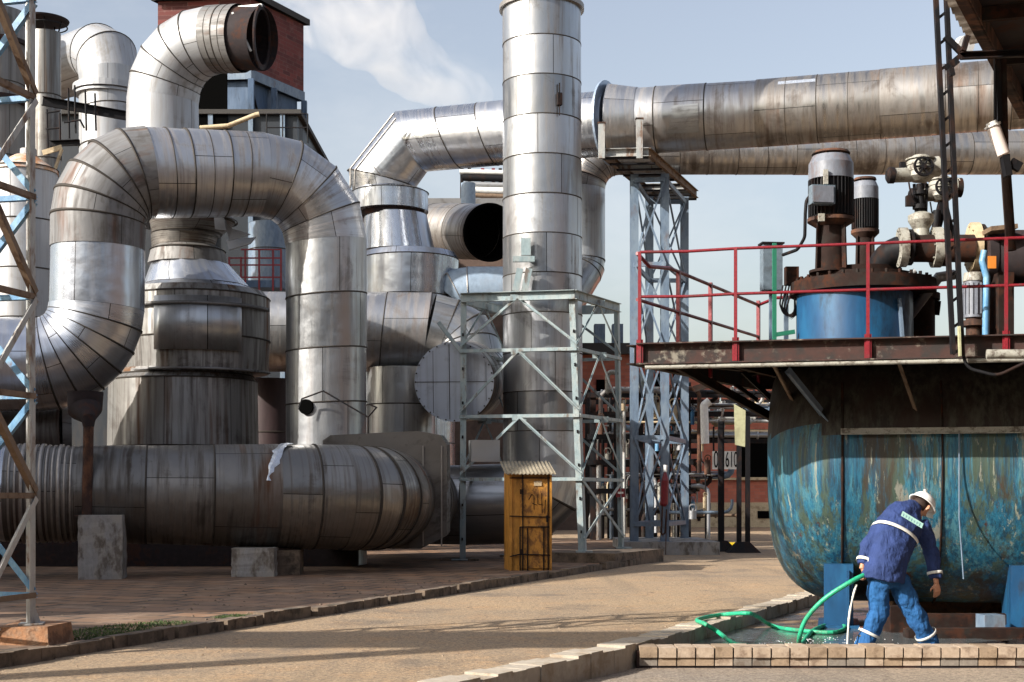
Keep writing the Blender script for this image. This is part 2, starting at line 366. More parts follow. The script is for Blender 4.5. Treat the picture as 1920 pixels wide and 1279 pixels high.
def roadmat(name, c0, c1, c2, pav=False):
    g = G(name); ob = g.co()
    big = g.noise(ob, .22, 6, .62, .3); mid = g.noise(ob, 1.7, 6, .65); fine = g.noise(ob, 42, 4, .75); gr = g.n('ShaderNodeTexVoronoi'); gr.inputs['Scale'].default_value = 26; g.l(ob, gr.inputs['Vector'])
    c = g.mix(g.rng(big, .38, .62), c0, c1)
    c = g.mix(g.rng(mid, .50, .72, 0, .7), c, c2)
    if not pav:
        tp = g.n('ShaderNodeMapping'); tp.inputs['Rotation'].default_value = (0, 0, .37); tp.inputs['Scale'].default_value = (1.4, .10, 1); g.l(ob, tp.inputs[0])
        c = g.mix(g.rng(g.noise(tp.outputs[0], 1.0, 5, .6), .52, .68, 0, .55), c, tuple(x * .62 for x in c1))
        f2 = g.noise(ob, 17, 5, .8); c = g.mix(g.rng(f2, .46, .62, 0, .75), c, (.11, .08, .058)); c = g.mix(g.rng(fine, .45, .6, 0, .6), c, (.10, .075, .055)); c = g.mix(g.rng(gr.outputs[0], 0, .30, .65, 0), c, (.60, .49, .37))
        vo = g.n('ShaderNodeTexVoronoi', feature='DISTANCE_TO_EDGE'); vo.inputs['Scale'].default_value = .55; wz = g.n('ShaderNodeVectorMath', operation='ADD'); g.l(ob, wz.inputs[0]); nn_ = g.n('ShaderNodeTexNoise'); nn_.inputs['Scale'].default_value = 1.6; nn_.inputs['Detail'].default_value = 5; g.l(ob, nn_.inputs['Vector']); g.l(nn_.outputs['Color'], wz.inputs[1]); g.l(wz.outputs[0], vo.inputs['Vector'])
        crk = g.math('MULTIPLY', g.math('LESS_THAN', vo.outputs['Distance'], .006), g.rng(mid, .54, .60, 0, .6)); c = g.mix(crk, c, (.06, .045, .035))
        st_ = g.rng(g.noise(ob, .75, 5, .6), .55, .66, 0, .6); c = g.mix(st_, c, (.12, .095, .075))
        h = g.math('ADD', g.math('ADD', fine, f2), g.math('MULTIPLY', gr.outputs[0], -.6))
        return g.out(c, .9, 0, g.bump(h, .55, .012))
    mp = g.n('ShaderNodeMapping'); mp.inputs['Rotation'].default_value = (0, 0, .39); g.l(ob, mp.inputs[0])
    bt = g.n('ShaderNodeTexBrick'); g.l(mp.outputs[0], bt.inputs['Vector'])
    for k, v in (('Color1', (.24, .125, .062, 1)), ('Color2', (.125, .076, .045, 1)), ('Mortar', (.022, .018, .015, 1)), ('Scale', 1), ('Mortar Size', .035), ('Brick Width', .62), ('Row Height', .5)): bt.inputs[k].default_value = v
    c = g.mix(g.rng(big, .42, .70, 0, .75), bt.outputs[0], c1); c = g.mix(g.rng(mid, .5, .66, 0, .75), c, c2)
    c = g.mix(g.rng(fine, .55, .7, 0, .4), c, (.08, .055, .045))
    h = g.math('ADD', g.math('MULTIPLY', bt.outputs['Fac'], -1.0), g.math('MULTIPLY', mid, .8))
    return g.out(c, .92, 0, g.bump(h, .6, .015))
M['road'] = roadmat('tan_gritty_road', (.46, .32, .185), (.33, .245, .16), (.52, .31, .145))
M['pave'] = roadmat('brick_pavers', (.2, .1, .07), (.15, .10, .075), (.27, .18, .12), True)
M['sand'] = roadmat('pale_yard_ground', (.36, .29, .22), (.28, .24, .20), (.42, .33, .24))
def floormat():
    g = G('wet_basin_floor'); ob = g.co(); a = g.noise(ob, 1.1, 6, .6); b = g.noise(ob, 9, 5, .65)
    wet = g.rng(a, .42, .52)
    c = g.mix(wet, (.24, .16, .10), (.055, .042, .034)); c = g.mix(g.rng(b, .5, .7, 0, .6), c, (.09, .055, .03))
    return g.out(c, g.math('SUBTRACT', .85, g.math('MULTIPLY', wet, .6)), 0, g.bump(b, .35, .012))
M['floor'] = floormat()
for k_ in ('steel_dark', 'rustdark', 'soot', 'seam', 'motor'): M[k_].node_tree.nodes['Principled BSDF'].inputs['Specular IOR Level'].default_value = .15
# ================================================================ SETTING
LP = [(-3.9, 4.7), (-.25, 11.08), (1.17, 13.57), (4.27, 20.35), (4.95, 21.8)]
def kx(y): return -4.36 + .387 * (y - 12.1)
mb = MB()
for (x0, y0), (x1, y1) in zip(LP[:-1], LP[1:]):
    poly(mb, [(-3000, y0, 0), (x0, y0, 0), (x1, y1, 0), (-3000, y1, 0)])
poly(mb, [(-3000, 21.8, 0), (3000, 21.8, 0), (3000, 5000, 0), (-3000, 5000, 0)])
poly(mb, [(-3000, -300, 0), (3000, -300, 0), (3000, 4.7, 0), (-3000, 4.7, 0)])
build('road', mb, M['road'], kind='structure')
mb = MB()
poly(mb, [(-3.9, 4.7, -.18), (60, 4.7, -.18), (60, 13.5, -.18), (1.2, 13.5, -.18), (-.25, 11.08, -.18)])
build('yard_ground', mb, M['sand'], kind='structure')
mb = MB(); poly(mb, [(1.1, 13.5, -.12), (60, 13.5, -.12), (60, 21.8, -.12), (4.95, 21.8, -.12), (4.27, 20.35, -.12)])
poly(mb, [(4.95, 21.8, -.12), (60, 21.8, -.12), (60, 21.8, 0), (4.95, 21.8, 0)])
build('basin_floor', mb, M['floor'], kind='structure')
mb = MB()
pv = [(-80, 5), (kx(5), 5)] + [(kx(y), y) for y in (12, 20, 28, 31)] + [(3.1, 34), (3.4, 46), (-80, 46)]
poly(mb, [(x, y, .08) for x, y in pv]); build('brick_pavement', mb, M['pave'], kind='structure')
# left kerb: broken concrete lengths
mb = MB(); y = 6.0
while y < 31:
    L = random.uniform(.7, 1.25); x0, x1 = kx(y), kx(y + L * .93)
    z = .055 + random.uniform(-.02, .02); dx = random.uniform(-.03, .03)
    nseg = 5
    for k in range(nseg):
        a, b = k / nseg, (k + 1) / nseg; w_ = .13 + random.uniform(-.012, .03)
        p0 = V((x0 + (x1 - x0) * a + dx, y + L * .93 * a, z)); p1 = V((x0 + (x1 - x0) * b + dx, y + L * .93 * b, z + random.uniform(-.008, .008)))
        bar(mb, p0, p1, .12 + random.uniform(0, .02), w_, (0, 0, 1))
    y += L
build('kerb', mb, M['kerbdark'], kind='structure')
# right kerb
mb = MB()
for (x0, y0), (x1, y1) in zip(LP[:-1], LP[1:]):
    L = math.hypot(x1 - x0, y1 - y0); n = max(1, round(L / .95))
    d = V((x1 - x0, y1 - y0, 0)) / L; nr = V((d.y, -d.x, 0))
    for k in range(n):
        a = V((x0, y0, 0)) + d * (L * k / n); b = V((x0, y0, 0)) + d * (L * (k + 1) / n - .012)
        q = 4
        for j in range(q):
            aa = a.lerp(b, j / q); bb = a.lerp(b, (j + 1) / q); ww = .30 + random.uniform(-.015, .015); zz = .035 + random.uniform(-.02, .012)
            bar(mb, aa - nr * .13 + V((0, 0, zz - .13)), bb - nr * .13 + V((0, 0, zz - .13)), .26, ww, (0, 0, 1))
build('kerb', mb, M['kerb'], kind='structure')
# basin front wall: courses of pale bricks
mb = MB(); x = 1.20
boxb(mb, 1.18, 12, 13.45, 13.70, -.30, -.02, 1)
while x < 8.5:
    w_ = .178; j = random.uniform(-.006, .006)
    boxb(mb, x + .008, x + w_ - .008, 13.415 + j, 13.74 + j, -.075, .022 + random.uniform(-.006, .006), 0 if random.random() < .8 else 2)
    for zz in (-.16, -.26):
        boxb(mb, x + .006, x + w_ - .006, 13.437 + random.uniform(-.003, .006), 13.5, zz + .006, zz + .082, random.choice((0, 0, 2, 3)))
    x += w_
M['pb1'] = paint('pale_brick', (.42, .33, .25), (.15, .10, .07), .7, 5, 1, .9, (.34, .26, .19))
M['pb2'] = paint('tan_brick', (.30, .22, .15), (.12, .08, .05), .7, 5, 1, .9)
M['pb3'] = paint('grey_brick', (.22, .19, .16), (.10, .07, .05), .7, 5, 1, .9)
build('basin_wall', mb, [M['pb1'], M['soot'], M['pb2'], M['pb3']], kind='structure')
# water lying in the basin
g = G('still_water'); nb = g.noise(g.co(), 7, 4, .6)
M['water'] = g.out((.10, .12, .13), .04, 0, g.bump(nb, .35, .02)); g.b.inputs['Specular IOR Level'].default_value = .8
mb = MB()
def puddle(cx, cy, rx, ry, z, n=40):
    poly(mb, [(cx + rx * math.cos(6.283 * k / n) * (1 + .22 * noise.noise((k * .35, cx, 0))), cy + ry * math.sin(6.283 * k / n) * (1 + .3 * noise.noise((k * .35, cy, 5))), z) for k in range(n)])
puddle(3.3, 15.5, 1.9, 1.5, -.114); puddle(6.4, 15.2, 1.1, .6, -.114)
build('water', mb, M['water'], kind='structure')
M['froth'] = plain('water_froth', (.8, .82, .85), .2)
mb = MB()
for k in range(110):
    a = random.uniform(0, 6.28); r = random.uniform(0, .32) ** 1.0
    box(mb, (3.3 + r * 2.6 * math.cos(a), 14.75 + r * 1.6 * math.sin(a), -.10 + random.uniform(0, .10) * (1 - r * 2)), [random.uniform(.003, .009)] * 3, a)
froth = build('splashing_water', mb, M['froth'], kind='stuff', label='white splashes where the jet of water hits the basin floor', cat='water')
# grass and weeds by the left kerb
M['grass'] = plain('short_grass', (.05, .085, .022), .8)
mb = MB()
for k in range(5200):
    yy = random.uniform(13.3, 16.3); xx = kx(yy) - random.uniform(.12, 1.0) ** 1.2 * (1 if yy < 15.6 else .5)
    if noise.noise((xx * 1.1, yy * 1.1, 3)) < -.05: continue
    h = random.uniform(.01, .035); a = random.uniform(0, 3.14); dx, dy = math.cos(a) * .006, math.sin(a) * .006
    poly(mb, [(xx - dx, yy - dy, .08), (xx + dx, yy + dy, .08), (xx + random.uniform(-.015, .015), yy + random.uniform(-.01, .01), .08 + h)])
build('grass', mb, M['grass'], kind='stuff', label='short green grass growing between pavers beside the left kerb', cat='grass')

def stones(name, n, fn, sz, mat, label):
    mb = MB()
    for k in range(n):
        p = fn(); s_ = random.uniform(*sz) * random.random() ** .5; a = random.uniform(0, 6.28)
        k0 = mb.add([p + V((s_ * math.cos(a + q * 1.57) * random.uniform(.6, 1.2), s_ * math.sin(a + q * 1.57) * random.uniform(.6, 1.2), 0)) for q in range(4)] + [p + V((random.uniform(-.3, .3) * s_, 0, s_ * random.uniform(.4, .9)))])
        for q in range(4): mb.quad([k0 + q, k0 + (q + 1) % 4, k0 + 4])
    build(name, mb, mat, kind='stuff', label=label, cat='stones')
def onroad():
    y = random.uniform(11.2, 26) ; lo = kx(y) + .02; hi = min(4.2, LP[1][0] + (y - 11.08) * .48) - .3
    u_ = random.random(); x = lo + (u_ ** 2.6) * (hi - lo) if random.random() < .6 else hi - (u_ ** 3) * (hi - lo); return V((x, y, 0))
stones('loose_stones', 800, onroad, (.006, .022), M['pb2'], 'small loose stones and grit scattered on the road beside the kerbs')
def onpave():
    y = random.uniform(12.5, 24); return V((kx(y) - .15 - random.random() ** 1.6 * 3.5, y, .08))
stones('loose_rubble', 500, onpave, (.01, .04), M['kerbdark'], 'dark rubble crumbs scattered on the brick pavement behind the left kerb')
# ================================================================ LEFT LATTICE MAST
A = V((-4.46, 13.3, 0)); Bv = V((-.18, -.75, 0)); Cv = V((-.75, .18, 0))
t = thing('lattice_mast', (A.x, A.y, .25), 'tall lattice mast with pale legs and blue and brown braces at the left edge', 'mast')
Z0 = .25; ztop = 8.6; lev = [.50] + [.50 + .93 * k for k in range(1, 10)]
un = Bv.normalized(); uc = Cv.normalized()
legs = {'a': A, 'b': A + Bv, 'c': A + Cv, 'd': A + Bv + Cv}
for k, (x, y, z) in legs.items():
    mb = MB(); s1 = un if k in 'ac' else -un; s2 = uc if k in 'ab' else -uc
    p = V((x, y, 0)); angle(mb, p + V((0, 0, Z0)), p + V((0, 0, ztop)), .088, .009, s1, s2)
    build('leg', mb, M['offwhite'], t)
    mb = MB(); c = p + V((0, 0, Z0)); box(mb, c + (s1 + s2) * .02 + V((0, 0, .008)), (.22, .22, .016), .2); 
    b0 = mb.add([c + s1 * .02 + V((0, 0, .01)), c - s1 * .10 + V((0, 0, .01)), c + V((0, 0, .16))]); mb.quad([b0, b0 + 1, b0 + 2])
    build('base_plate', mb, M['offwhite'], t)
def lat(face, p, q, ph, matH, matsD):
    nr = V((-(q - p).y, (q - p).x, 0)).normalized() * .012
    if nr.dot(V((0, -1, 0))) < 0: nr = -nr
    for k, z in enumerate(lev):
        mb = MB(); angle(mb, p + V((0, 0, z)) + nr, q + V((0, 0, z)) + nr, .05, .006, (0, 0, 1), -nr.normalized())
        build('horizontal_brace', mb, matH[k % len(matH)], t)
        if k < len(lev) - 1:
            z2 = lev[k + 1]; mb = MB()
            a, b = (p, q) if (k + ph) % 2 == 0 else (q, p)
            angle(mb, a + V((0, 0, z + .03)) + nr * 1.7, b + V((0, 0, z2 - .03)) + nr * 1.7, .062, .006, (0, 0, 1), -nr.normalized())
            build('diagonal_brace', mb, matsD[(k + ph) % len(matsD)], t)
lat('ab', legs['a'], legs['b'], 1, [M['brownpaint']], [M['brownpaint'], M['offwhite']])
lat('ac', legs['a'], legs['c'], 0, [M['skyblue']], [M['skyblue'], M['skyblue']])
lat('cd', legs['c'], legs['d'], 0, [M['skyblue']], [M['brownpaint'], M['skyblue']])
lat('bd', legs['b'], legs['d'], 1, [M['brownpaint']], [M['brownpaint'], M['skyblue']])
mb = MB(); x, y = A.x, A.y
poly_ = [(-.27, -.22), (.20, -.26), (.30, .12), (-.20, .24)]
b0 = mb.add([(x + px_ * 1.1, y + py_ * 1.1, .06) for px_, py_ in poly_] + [(x + px_, y + py_, .24 + .012 * i) for i, (px_, py_) in enumerate(poly_)])
for q in ((0, 1, 5, 4), (1, 2, 6, 5), (2, 3, 7, 6), (3, 0, 4, 7), (4, 5, 6, 7)): mb.quad([b0 + i for i in q])
M['plinth'] = paint('orange_brown_footing', (.34, .17, .085), (.14, .07, .04), .8, 6, 1, .9, (.26, .16, .10), bumpy=.9)
build('concrete_footing', mb, M['plinth'], origin=(x, y, .06), label='broken orange brown footing block under the lattice mast leg', cat='footing')

# ================================================================ ARCH DUCT
b0 = P(612, 340, 28.6); t = thing('arched_duct', (b0.x, b0.y, .08), 'large silver duct rising at left and crossing over like an arch', 'duct')
pa = P(-260, 684, 26.0); pb = P(180, 684, 26.8); pc = P(186, 322, 26.8); pd = P(612, 330, 28.6); pe = V((pd.x, pd.y, .08))
lo_ = fillet([pa, pb, pb.lerp(pc, .62)], [0, 1.12, 0], 7)
mb = MB(); ductp(mb, lo_, 0, 1, .87, 1.1, 44); build('left_run', mb, [M['alu_shiny'], M['seam']], t)
mb = MB(); ductp(mb, lo_, 1, 8, .87, 3, 44, lip=.014, hw=.012); build('lower_elbow', mb, [M['alu_shiny'], M['seam']], t)
mb = MB(); ductp(mb, lo_, 8, 9, [.87, .86], .95, 44); build('riser', mb, [M['alu_shiny_v'], M['seam']], t)
u0 = pb.lerp(pc, .60)
up = fillet([u0, pc, pd, pe], [0, 1.0, 1.25, 0], [0, 5, 4, 0])
k1 = 7
mb = MB(); ductp(mb, up, 0, 6, .865, 1.2, 44, lip=.016, hw=.016, ref=(0, 1, 0)); build('upper_elbow', mb, [M['alu_grey'], M['seam']], t)
mb = MB(); ductp(mb, up, 6, 7, [.865, .81], .85, 44, minor=1, jit=.010, lip=.012); build('cross_run', mb, [M['alu_h'], M['seam']], t)
mb = MB(); ductp(mb, up, 7, 11, .81, 3, 44, lip=.012, hw=.012); build('down_elbow', mb, [M['alu_h'], M['seam']], t)
mb = MB(); ductp(mb, up, 11, 12, [.81, .805], 1.15, 44, jit=.006); down = build('downcomer', mb, [M['alu_v'], M['seam']], t)
c = P(575, 763, 27.85); dd = V((-.25, -1, 0)).normalized()
mb = MB(); cyl(mb, c + dd * .06, c - dd * .5, .15, 20, 0)
build('opening', mb, [M['black'], M['seam']], down)
mb = MB(); rp = [P(560, 768, 27.6), P(566, 748, 27.6), P(606, 733, 27.55), P(690, 782, 27.5), P(706, 764, 27.5), P(692, 758, 27.5)]
tube(mb, rp, .016); tube(mb, [P(690, 780, 27.5), P(690, 830, 27.5)], .014); build('bent_rod', mb, M['steel_dark'], down)
mb = MB()   # riveted patch plates standing proud of the cross run
for (px, py, w_, h_) in ((395, 350, 60, 70), (460, 372, 70, 60)):
    pass
# ================================================================ LOW DUCT
t = thing('low_duct', (-5.5, 25, .08), 'dark stained round duct lying low across the left yard above concrete blocks', 'duct')
q0 = P(-250, 920, 23.6); q1 = P(520, 930, 25.0); q2 = P(700, 934, 25.6); q3 = V((q2.x + .4, 30.5, 1.35))
mb = MB(); duct(mb, [q0, P(15, 925, 24.1)], [.82, .82], 1.2, 44); build('duct_run', mb, [M['alu_shiny'], M['seam']], t)
mb = MB(); duct(mb, [P(15, 925, 24.1), P(150, 926, 24.35)], [.83, .80], .30, 44, minor=2, lip=.035, hw=.03); build('bellows', mb, [M['alu_dark'], M['seam_l']], t)
mb = MB(); duct(mb, [P(150, 926, 24.35), q1], [.82, .91], .98, 44, jit=.006, lip=.014, post=q2); build('duct_run', mb, [M['alu_dark'], M['seam']], t)
fl = fillet([q1, q2, q3], [0, .95, 0], 4)
mb = MB(); duct(mb, [fl[0], fl[0].lerp(fl[1], .55), fl[1]], [.91, .93, .94], 3, 44, lip=.012, hw=.014, pre=P(150, 926, 24.35), post=fl[2]); build('collar_section', mb, [M['alu_mid'], M['seam']], t)
mb = MB(); ductp(mb, fl, 1, 5, .94, 3, 44); build('elbow', mb, [M['alu_mid'], M['seam']], t)
mb = MB(); ductp(mb, fl, 5, 6, .94, 1.1, 44); build('duct_run', mb, [M['alu_dark'], M['seam']], t)
M['foil'] = paint('crinkled_foil', (.55, .60, .68), (.3, .3, .3), .5, 9, 1, .3, metal=.6, bumpy=1.0)
mb = MB(); pv_ = None
for k in range(15):
    f = k / 14; th = math.radians(88 - 72 * f); pxx = 541 - 22 * f + random.uniform(-2.5, 2.5); cc = P(pxx, 930, 25.02)
    r = .925; p = V((cc.x, cc.y - r * math.cos(th), cc.z + r * math.sin(th))); wd = .075 + random.uniform(-.015, .04)
    row = mb.add([p + V((-wd, random.uniform(-.01, 0), 0)), p + V((0, -.02 - random.uniform(0, .015), .01)), p + V((wd, random.uniform(-.01, 0), 0))])
    if pv_ is not None:
        for j in (0, 1): mb.quad([pv_ + j, pv_ + j + 1, row + j + 1, row + j], 0, None, False)
    pv_ = row
build('foil_strip', mb, M['foil'], t)
# supports
def block(px0, px1, py_top, Y, dep, label, rz=.1, mat='concrete'):
    x0, x1 = (px0 - CX) * Y / FPX, (px1 - CX) * Y / FPX; zt = EYE + (HY - py_top) * Y / FPX; w_ = x1 - x0
    mb = MB(); n = 9; c = V(((x0 + x1) / 2, Y + dep / 2, 0)); rows = []
    for k in range(n + 1):
        z = .06 + (zt - .06) * k / n; s = 1 - .02 * k / n
        rows.append(mb.add([c + Matrix.Rotation(rz, 3, 'Z') @ V((sx * w_ / 2 * s + random.uniform(-.008, .008), sy * dep / 2 * s + random.uniform(-.008, .008), z)) for sx, sy in ((-1, -1), (1, -1), (1, 1), (-1, 1))]))
    for k in range(n):
        for j in range(4): mb.quad([rows[k] + j, rows[k] + (j + 1) % 4, rows[k + 1] + (j + 1) % 4, rows[k + 1] + j])
    mb.quad([rows[n] + j for j in range(4)])
    return build('concrete_block', mb, M[mat], origin=(c.x, c.y, .08), label=label, cat='concrete block')
block(140, 221, 966, 23.3, .75, 'tall stained grey concrete block standing in front of the low duct under the rusty column', .16)
block(432, 512, 1028, 24.1, .7, 'low dark concrete block under the middle of the low duct', .05)
block(516, 560, 1032, 24.6, .7, 'small dark concrete block just right of the wider one under the low duct', .05, 'kerbdark')
t = thing('support_column', tuple(P(180, 966, 23.6)), 'rusty round column with a black funnel head standing on the tall concrete block', 'column')
mb = MB(); p0 = P(163, 968, 23.6); p1 = P(166, 800, 23.6); tube(mb, [p0, p1], .085, 16); build('shaft', mb, M['rust'], t)
mb = MB(); duct(mb, [p1, P(166, 785, 23.6), P(160, 768, 23.9), P(160, 735, 23.9)], [.09, .12, .28, .30], 0, 20, seams=False, cap1=True); build('head', mb, M['soot'], t)
mb = MB(); box(mb, p0 + V((0, 0, .01)), (.32, .32, .02)); build('base_plate', mb, M['rust'], t)
# grubby duct stubs behind the low duct at far left
t = thing('short_duct', tuple(V((-8.4, 27, 1.8))), 'short dark capped duct lying just above the low duct behind the lattice mast', 'duct')
mb = MB(); duct(mb, [P(-120, 810, 27.2), P(118, 806, 27.6)], .52, 1.0, 28, cap1=True); build('duct_run', mb, [M['alu_dark'], M['seam']], t)
mb = MB(); duct(mb, [P(118, 806, 27.6), P(135, 806, 27.65)], [.52, .46], 1.0, 28, cap1=True); build('end_cap', mb, [M['alu_grey'], M['seam']], t)

# rectangular duct
t = thing('box_duct', tuple(P(740, 1000, 27.4)), 'rectangular sheet metal duct with a bright flat top behind the low duct end', 'duct')
mb = MB(); Y = 26.9
x0 = P(605, 0, Y).x; x1 = P(838, 0, Y).x
prof = [(x0, 2.50), (x0 + .15, 2.60), (x1 - .55, 2.68), (x1 - .12, 2.60), (x1, 2.42), (x1, .70), (x1 - .5, .45), (x0, .45)]
a_ = mb.add([(x, Y, z) for x, z in prof]); b_ = mb.add([(x, Y + 1.4, z + .05) for x, z in prof]); nn = len(prof)
mb.quad([a_ + i for i in range(nn)][::-1]); mb.quad([b_ + i for i in range(nn)])
for i in range(nn):
    j = (i + 1) % nn; KC[0] += 1; mb.quad([a_ + i, a_ + j, b_ + j, b_ + i][::-1], 0, [(KC[0] + .1, 0), (KC[0] + .9, 0), (KC[0] + .9, 1.2), (KC[0] + .1, 1.2)])
build('duct_body', mb, [M['alu_dark']], t)
for xx in (x0 + .9, x1 - .45, x1 - .1):
    mb = MB(); bar(mb, (xx, Y - .012, .5), (xx, Y - .012, 2.40), .025, .03, (1, 0, 0)); build('stiffener', mb, M['seam_l'], t)
mb = MB(); box(mb, P(908, 846, 27.6) , (.56, .3, .42), .2); build('access_hatch', mb, M['alu_v'], t)

# ================================================================ SCRUBBER VESSEL UNDER THE ARCH
def z_of(py, Y): return EYE + (HY - py) * Y / FPX
Y = 29.6; cxx = P(366, 0, Y).x
t = thing('scrubber_vessel', (cxx, Y, .08), 'stained upright vessel of stacked drums with a conical shoulder standing under the arched duct', 'vessel')
def lathe(name, prof, mat, parent, Y, ring=0, seams=True, n=44, capt=True, **kw):
    mb = MB(); pts = [V((P(px, 0, Y).x, Y, z_of(py, Y))) for px, py, r in prof]
    duct(mb, pts, [S(r, Y) for _, _, r in prof], ring, n, seams=seams, cap1=capt, cap0=True, flat=True, **kw)
    return build(name, mb, [M[mat] if isinstance(mat, str) else mat, M['seam']], parent)
lathe('base_drum', [(345, 1050, 118), (345, 838, 118)], 'alu_dark', t, Y, 1.4)
lathe('lower_drum', [(344, 838, 138), (344, 716, 136), (346, 706, 128), (346, 696, 122)], 'alu_old', t, Y, 1.5)
lathe('upper_drum', [(372, 700, 130), (372, 640, 133), (372, 560, 132), (370, 548, 124)], 'alu_old', t, Y, 0)
lathe('conical_shoulder', [(368, 546, 112), (368, 538, 99), (356, 496, 72)], 'alu_shiny_v', t, Y, 0, n=12)
lathe('cap_ring', [(352, 497, 74), (352, 470, 68), (350, 464, 60)], 'alu_grey', t, Y, 0)
lathe('neck', [(348, 466, 60), (350, 440, 64), (362, 415, 82), (366, 398, 70)], 'alu_dark', t, Y, 0, n=24, jit=.05)
mb = MB(); c0 = V((P(372, 0, Y).x, Y)).to_3d() if False else V((P(372, 0, Y).x, Y, 0)); r = S(136, Y)
def curved(mb, c, r, z0, z1, t0, t1, n=14, th=.02, m=0):
    rows = []
    for k in range(n + 1):
        a = math.radians(t0 + (t1 - t0) * k / n); d = V((math.sin(a), -math.cos(a), 0))
        rows.append(mb.add([c + d * (r + th) + V((0, 0, z0)), c + d * (r + th) + V((0, 0, z1)), c + d * (r - .03) + V((0, 0, z1)), c + d * (r - .03) + V((0, 0, z0))]))
    KC[0] += 1
    for k in range(n):
        for j in range(4):
            j2 = (j + 1) % 4; u0_ = k / n * 1.2
            mb.quad([rows[k] + j, rows[k + 1] + j, rows[k + 1] + j2, rows[k] + j2], m, [(KC[0] + .1, u0_), (KC[0] + .1, u0_ + .1), (KC[0] + .9, u0_ + .1), (KC[0] + .9, u0_)], j in (0, 2))
    for rr in (rows[0], rows[-1]): mb.quad([rr, rr + 1, rr + 2, rr + 3], m)
curved(mb, c0, r, z_of(668, Y), z_of(572, Y), -22, 46); build('cover_panel', mb, [M['alu_v']], t)
mb = MB(); curved(mb, c0, r + .01, z_of(588, Y), z_of(582, Y), -60, 80, 24, .03); build('ring_flange', mb, [M['alu_grey']], t)
mb = MB(); curved(mb, c0, r - .02, z_of(704, Y), z_of(700, Y), -80, 80, 24, .08); build('ring_flange', mb, [M['alu_grey']], t)
# scrap sheet pieces projecting by the neck
mb = MB()
for a, b, c, d in (((402, 408), (420, 408), (424, 432), (404, 430)), ((420, 410), (436, 430), (470, 440), (430, 452)), ((425, 452), (480, 446), (470, 458), (430, 470))):
    poly(mb, [P(*a, 28.4), P(*b, 28.3), P(*c, 28.1), P(*d, 28.2)]); 
o = build('torn_sheet', mb, [M['alu_white']], t); sm = o.modifiers.new('s', 'SOLIDIFY'); sm.thickness = .02

# horizontal duct behind the downcomer, then elbow and round blind cap
t = thing('capped_duct', tuple(P(760, 700, 30.5)), 'silver duct turning to end in a flat round cap facing the yard', 'duct')
e0 = P(400, 622, 33); e1 = P(800, 624, 33)
e3 = P(852, 716, 30.3); pts = fillet([e1, P(862, 640, 33.1), P(876, 714, 32.7), e3], [0, .5, .45, 0], [0, 2, 2, 0])
mb = MB(); duct(mb, [e0, e1], .92, 1.0, 40, jit=.006, post=pts[1]); build('duct_run', mb, [M['alu_h'], M['seam']], t)
mb = MB(); ductp(mb, pts, 0, 6, .92, 3, 40); build('elbow', mb, [M['alu_v'], M['seam']], t)
mb = MB(); ductp(mb, pts, 6, 7, [.92, .82], 3, 40); build('outlet', mb, [M['alu_brown'], M['seam']], t)
dv = (e3 - pts[-2]).normalized()
mb = MB(); duct(mb, [e3 - dv * .02, e3 + dv * .05], .825, 3, 44, cap1=True, cap0=True, seams=False); disc_ring(mb, e3 + dv * .03, dv, .80, .85, .05, 44); ec = build('round_cap', mb, [clad('cap_plate_sheet', (.50, .54, .60), True, .5, .45, .15, (.2, .2, .2), .4, 0, dent=.5)], t)
mb = MB(); _, aa, bb = axes(dv, (0, 0, 1))
for q_ in range(28): o_ = (aa * math.cos(q_ * .2244) + bb * math.sin(q_ * .2244)) * .825; cyl(mb, e3 + dv * .05 + o_, e3 + dv * .075 + o_, .018, 6)
build('bolt_ring', mb, M['seam'], ec)
mb = MB(); _, aa, bb = axes(dv, (0, 0, 1)); bar(mb, e3 + dv * .056 - bb * .83, e3 + dv * .056 + bb * .83, .012, .012, aa); bar(mb, e3 + dv * .058 - aa * .8 + bb * .1, e3 + dv * .058 + aa * .8 + bb * .1, .012, .012, bb); build('seam_strip', mb, M['seam'], ec)
mb = MB(); duct(mb, [P(506, 1010, 34.5), P(506, 712, 34.5)], .62, 1.3, 26, cap1=True)
build('maroon_drum', mb, [paint('maroon_stained_steel', (.035, .018, .020), (.015, .010, .010), .7, 1.5, .3, .6), M['seam']], origin=tuple(P(506, 1010, 34.5)), label='dark maroon upright drum in the gap left of the big downcomer', cat='drum')
mb = MB(); boxb(mb, -12, -3.0, 27.6, 27.85, .08, 1.15)  # added; sooty material stands in for near-black shade behind the low duct
build('shade_wall', mb, [M['soot']], origin=(-6, 27.6, .08), label='added black low wall standing in for the deep shade behind the low duct', cat='wall')
t = thing('vertical_duct', (P(752, 0, 33).x, 33, .08), 'plain upright silver duct below the capped duct, right of the big downcomer', 'duct')
lathe('duct_run', [(752, 1010, 64), (752, 760, 64), (752, 692, 64)], 'alu_v', t, 33, 1.2)

# fan vessel with collar and cone, and pipe A
Yv = 36.9
t = thing('collared_vessel', (P(760, 0, Yv).x, Yv, .08), 'silver vessel with wide drum, tapered cone and bright collar under the mitred pipe bend', 'vessel')
lathe('drum', [(762, 900, 90), (766, 560, 90), (768, 488, 92), (768, 476, 86)], 'alu_shiny_v', t, Yv, 1.0)
lathe('cone', [(752, 478, 70), (748, 474, 69), (742, 404, 59)], 'alu_shiny_v', t, Yv, 0)
lathe('neck', [(738, 408, 58), (736, 392, 60)], 'soot', t, Yv, 0)
lathe('collar', [(732, 398, 71), (731, 362, 71), (731, 358, 64)], 'alu_shiny_v', t, Yv, 0)
ZA = 10.6
def pA(px, Y): return V(((px - CX) / FPX * Y, Y, ZA))
gA = pA(772, 36.7); gB = P(716, 336, 36.9)
t = thing('upper_pipeline', (pA(1200, 34.7).x, 34.7, 9.8), 'fat overhead pipe from a mitred bend past the stack to the right edge', 'pipeline')
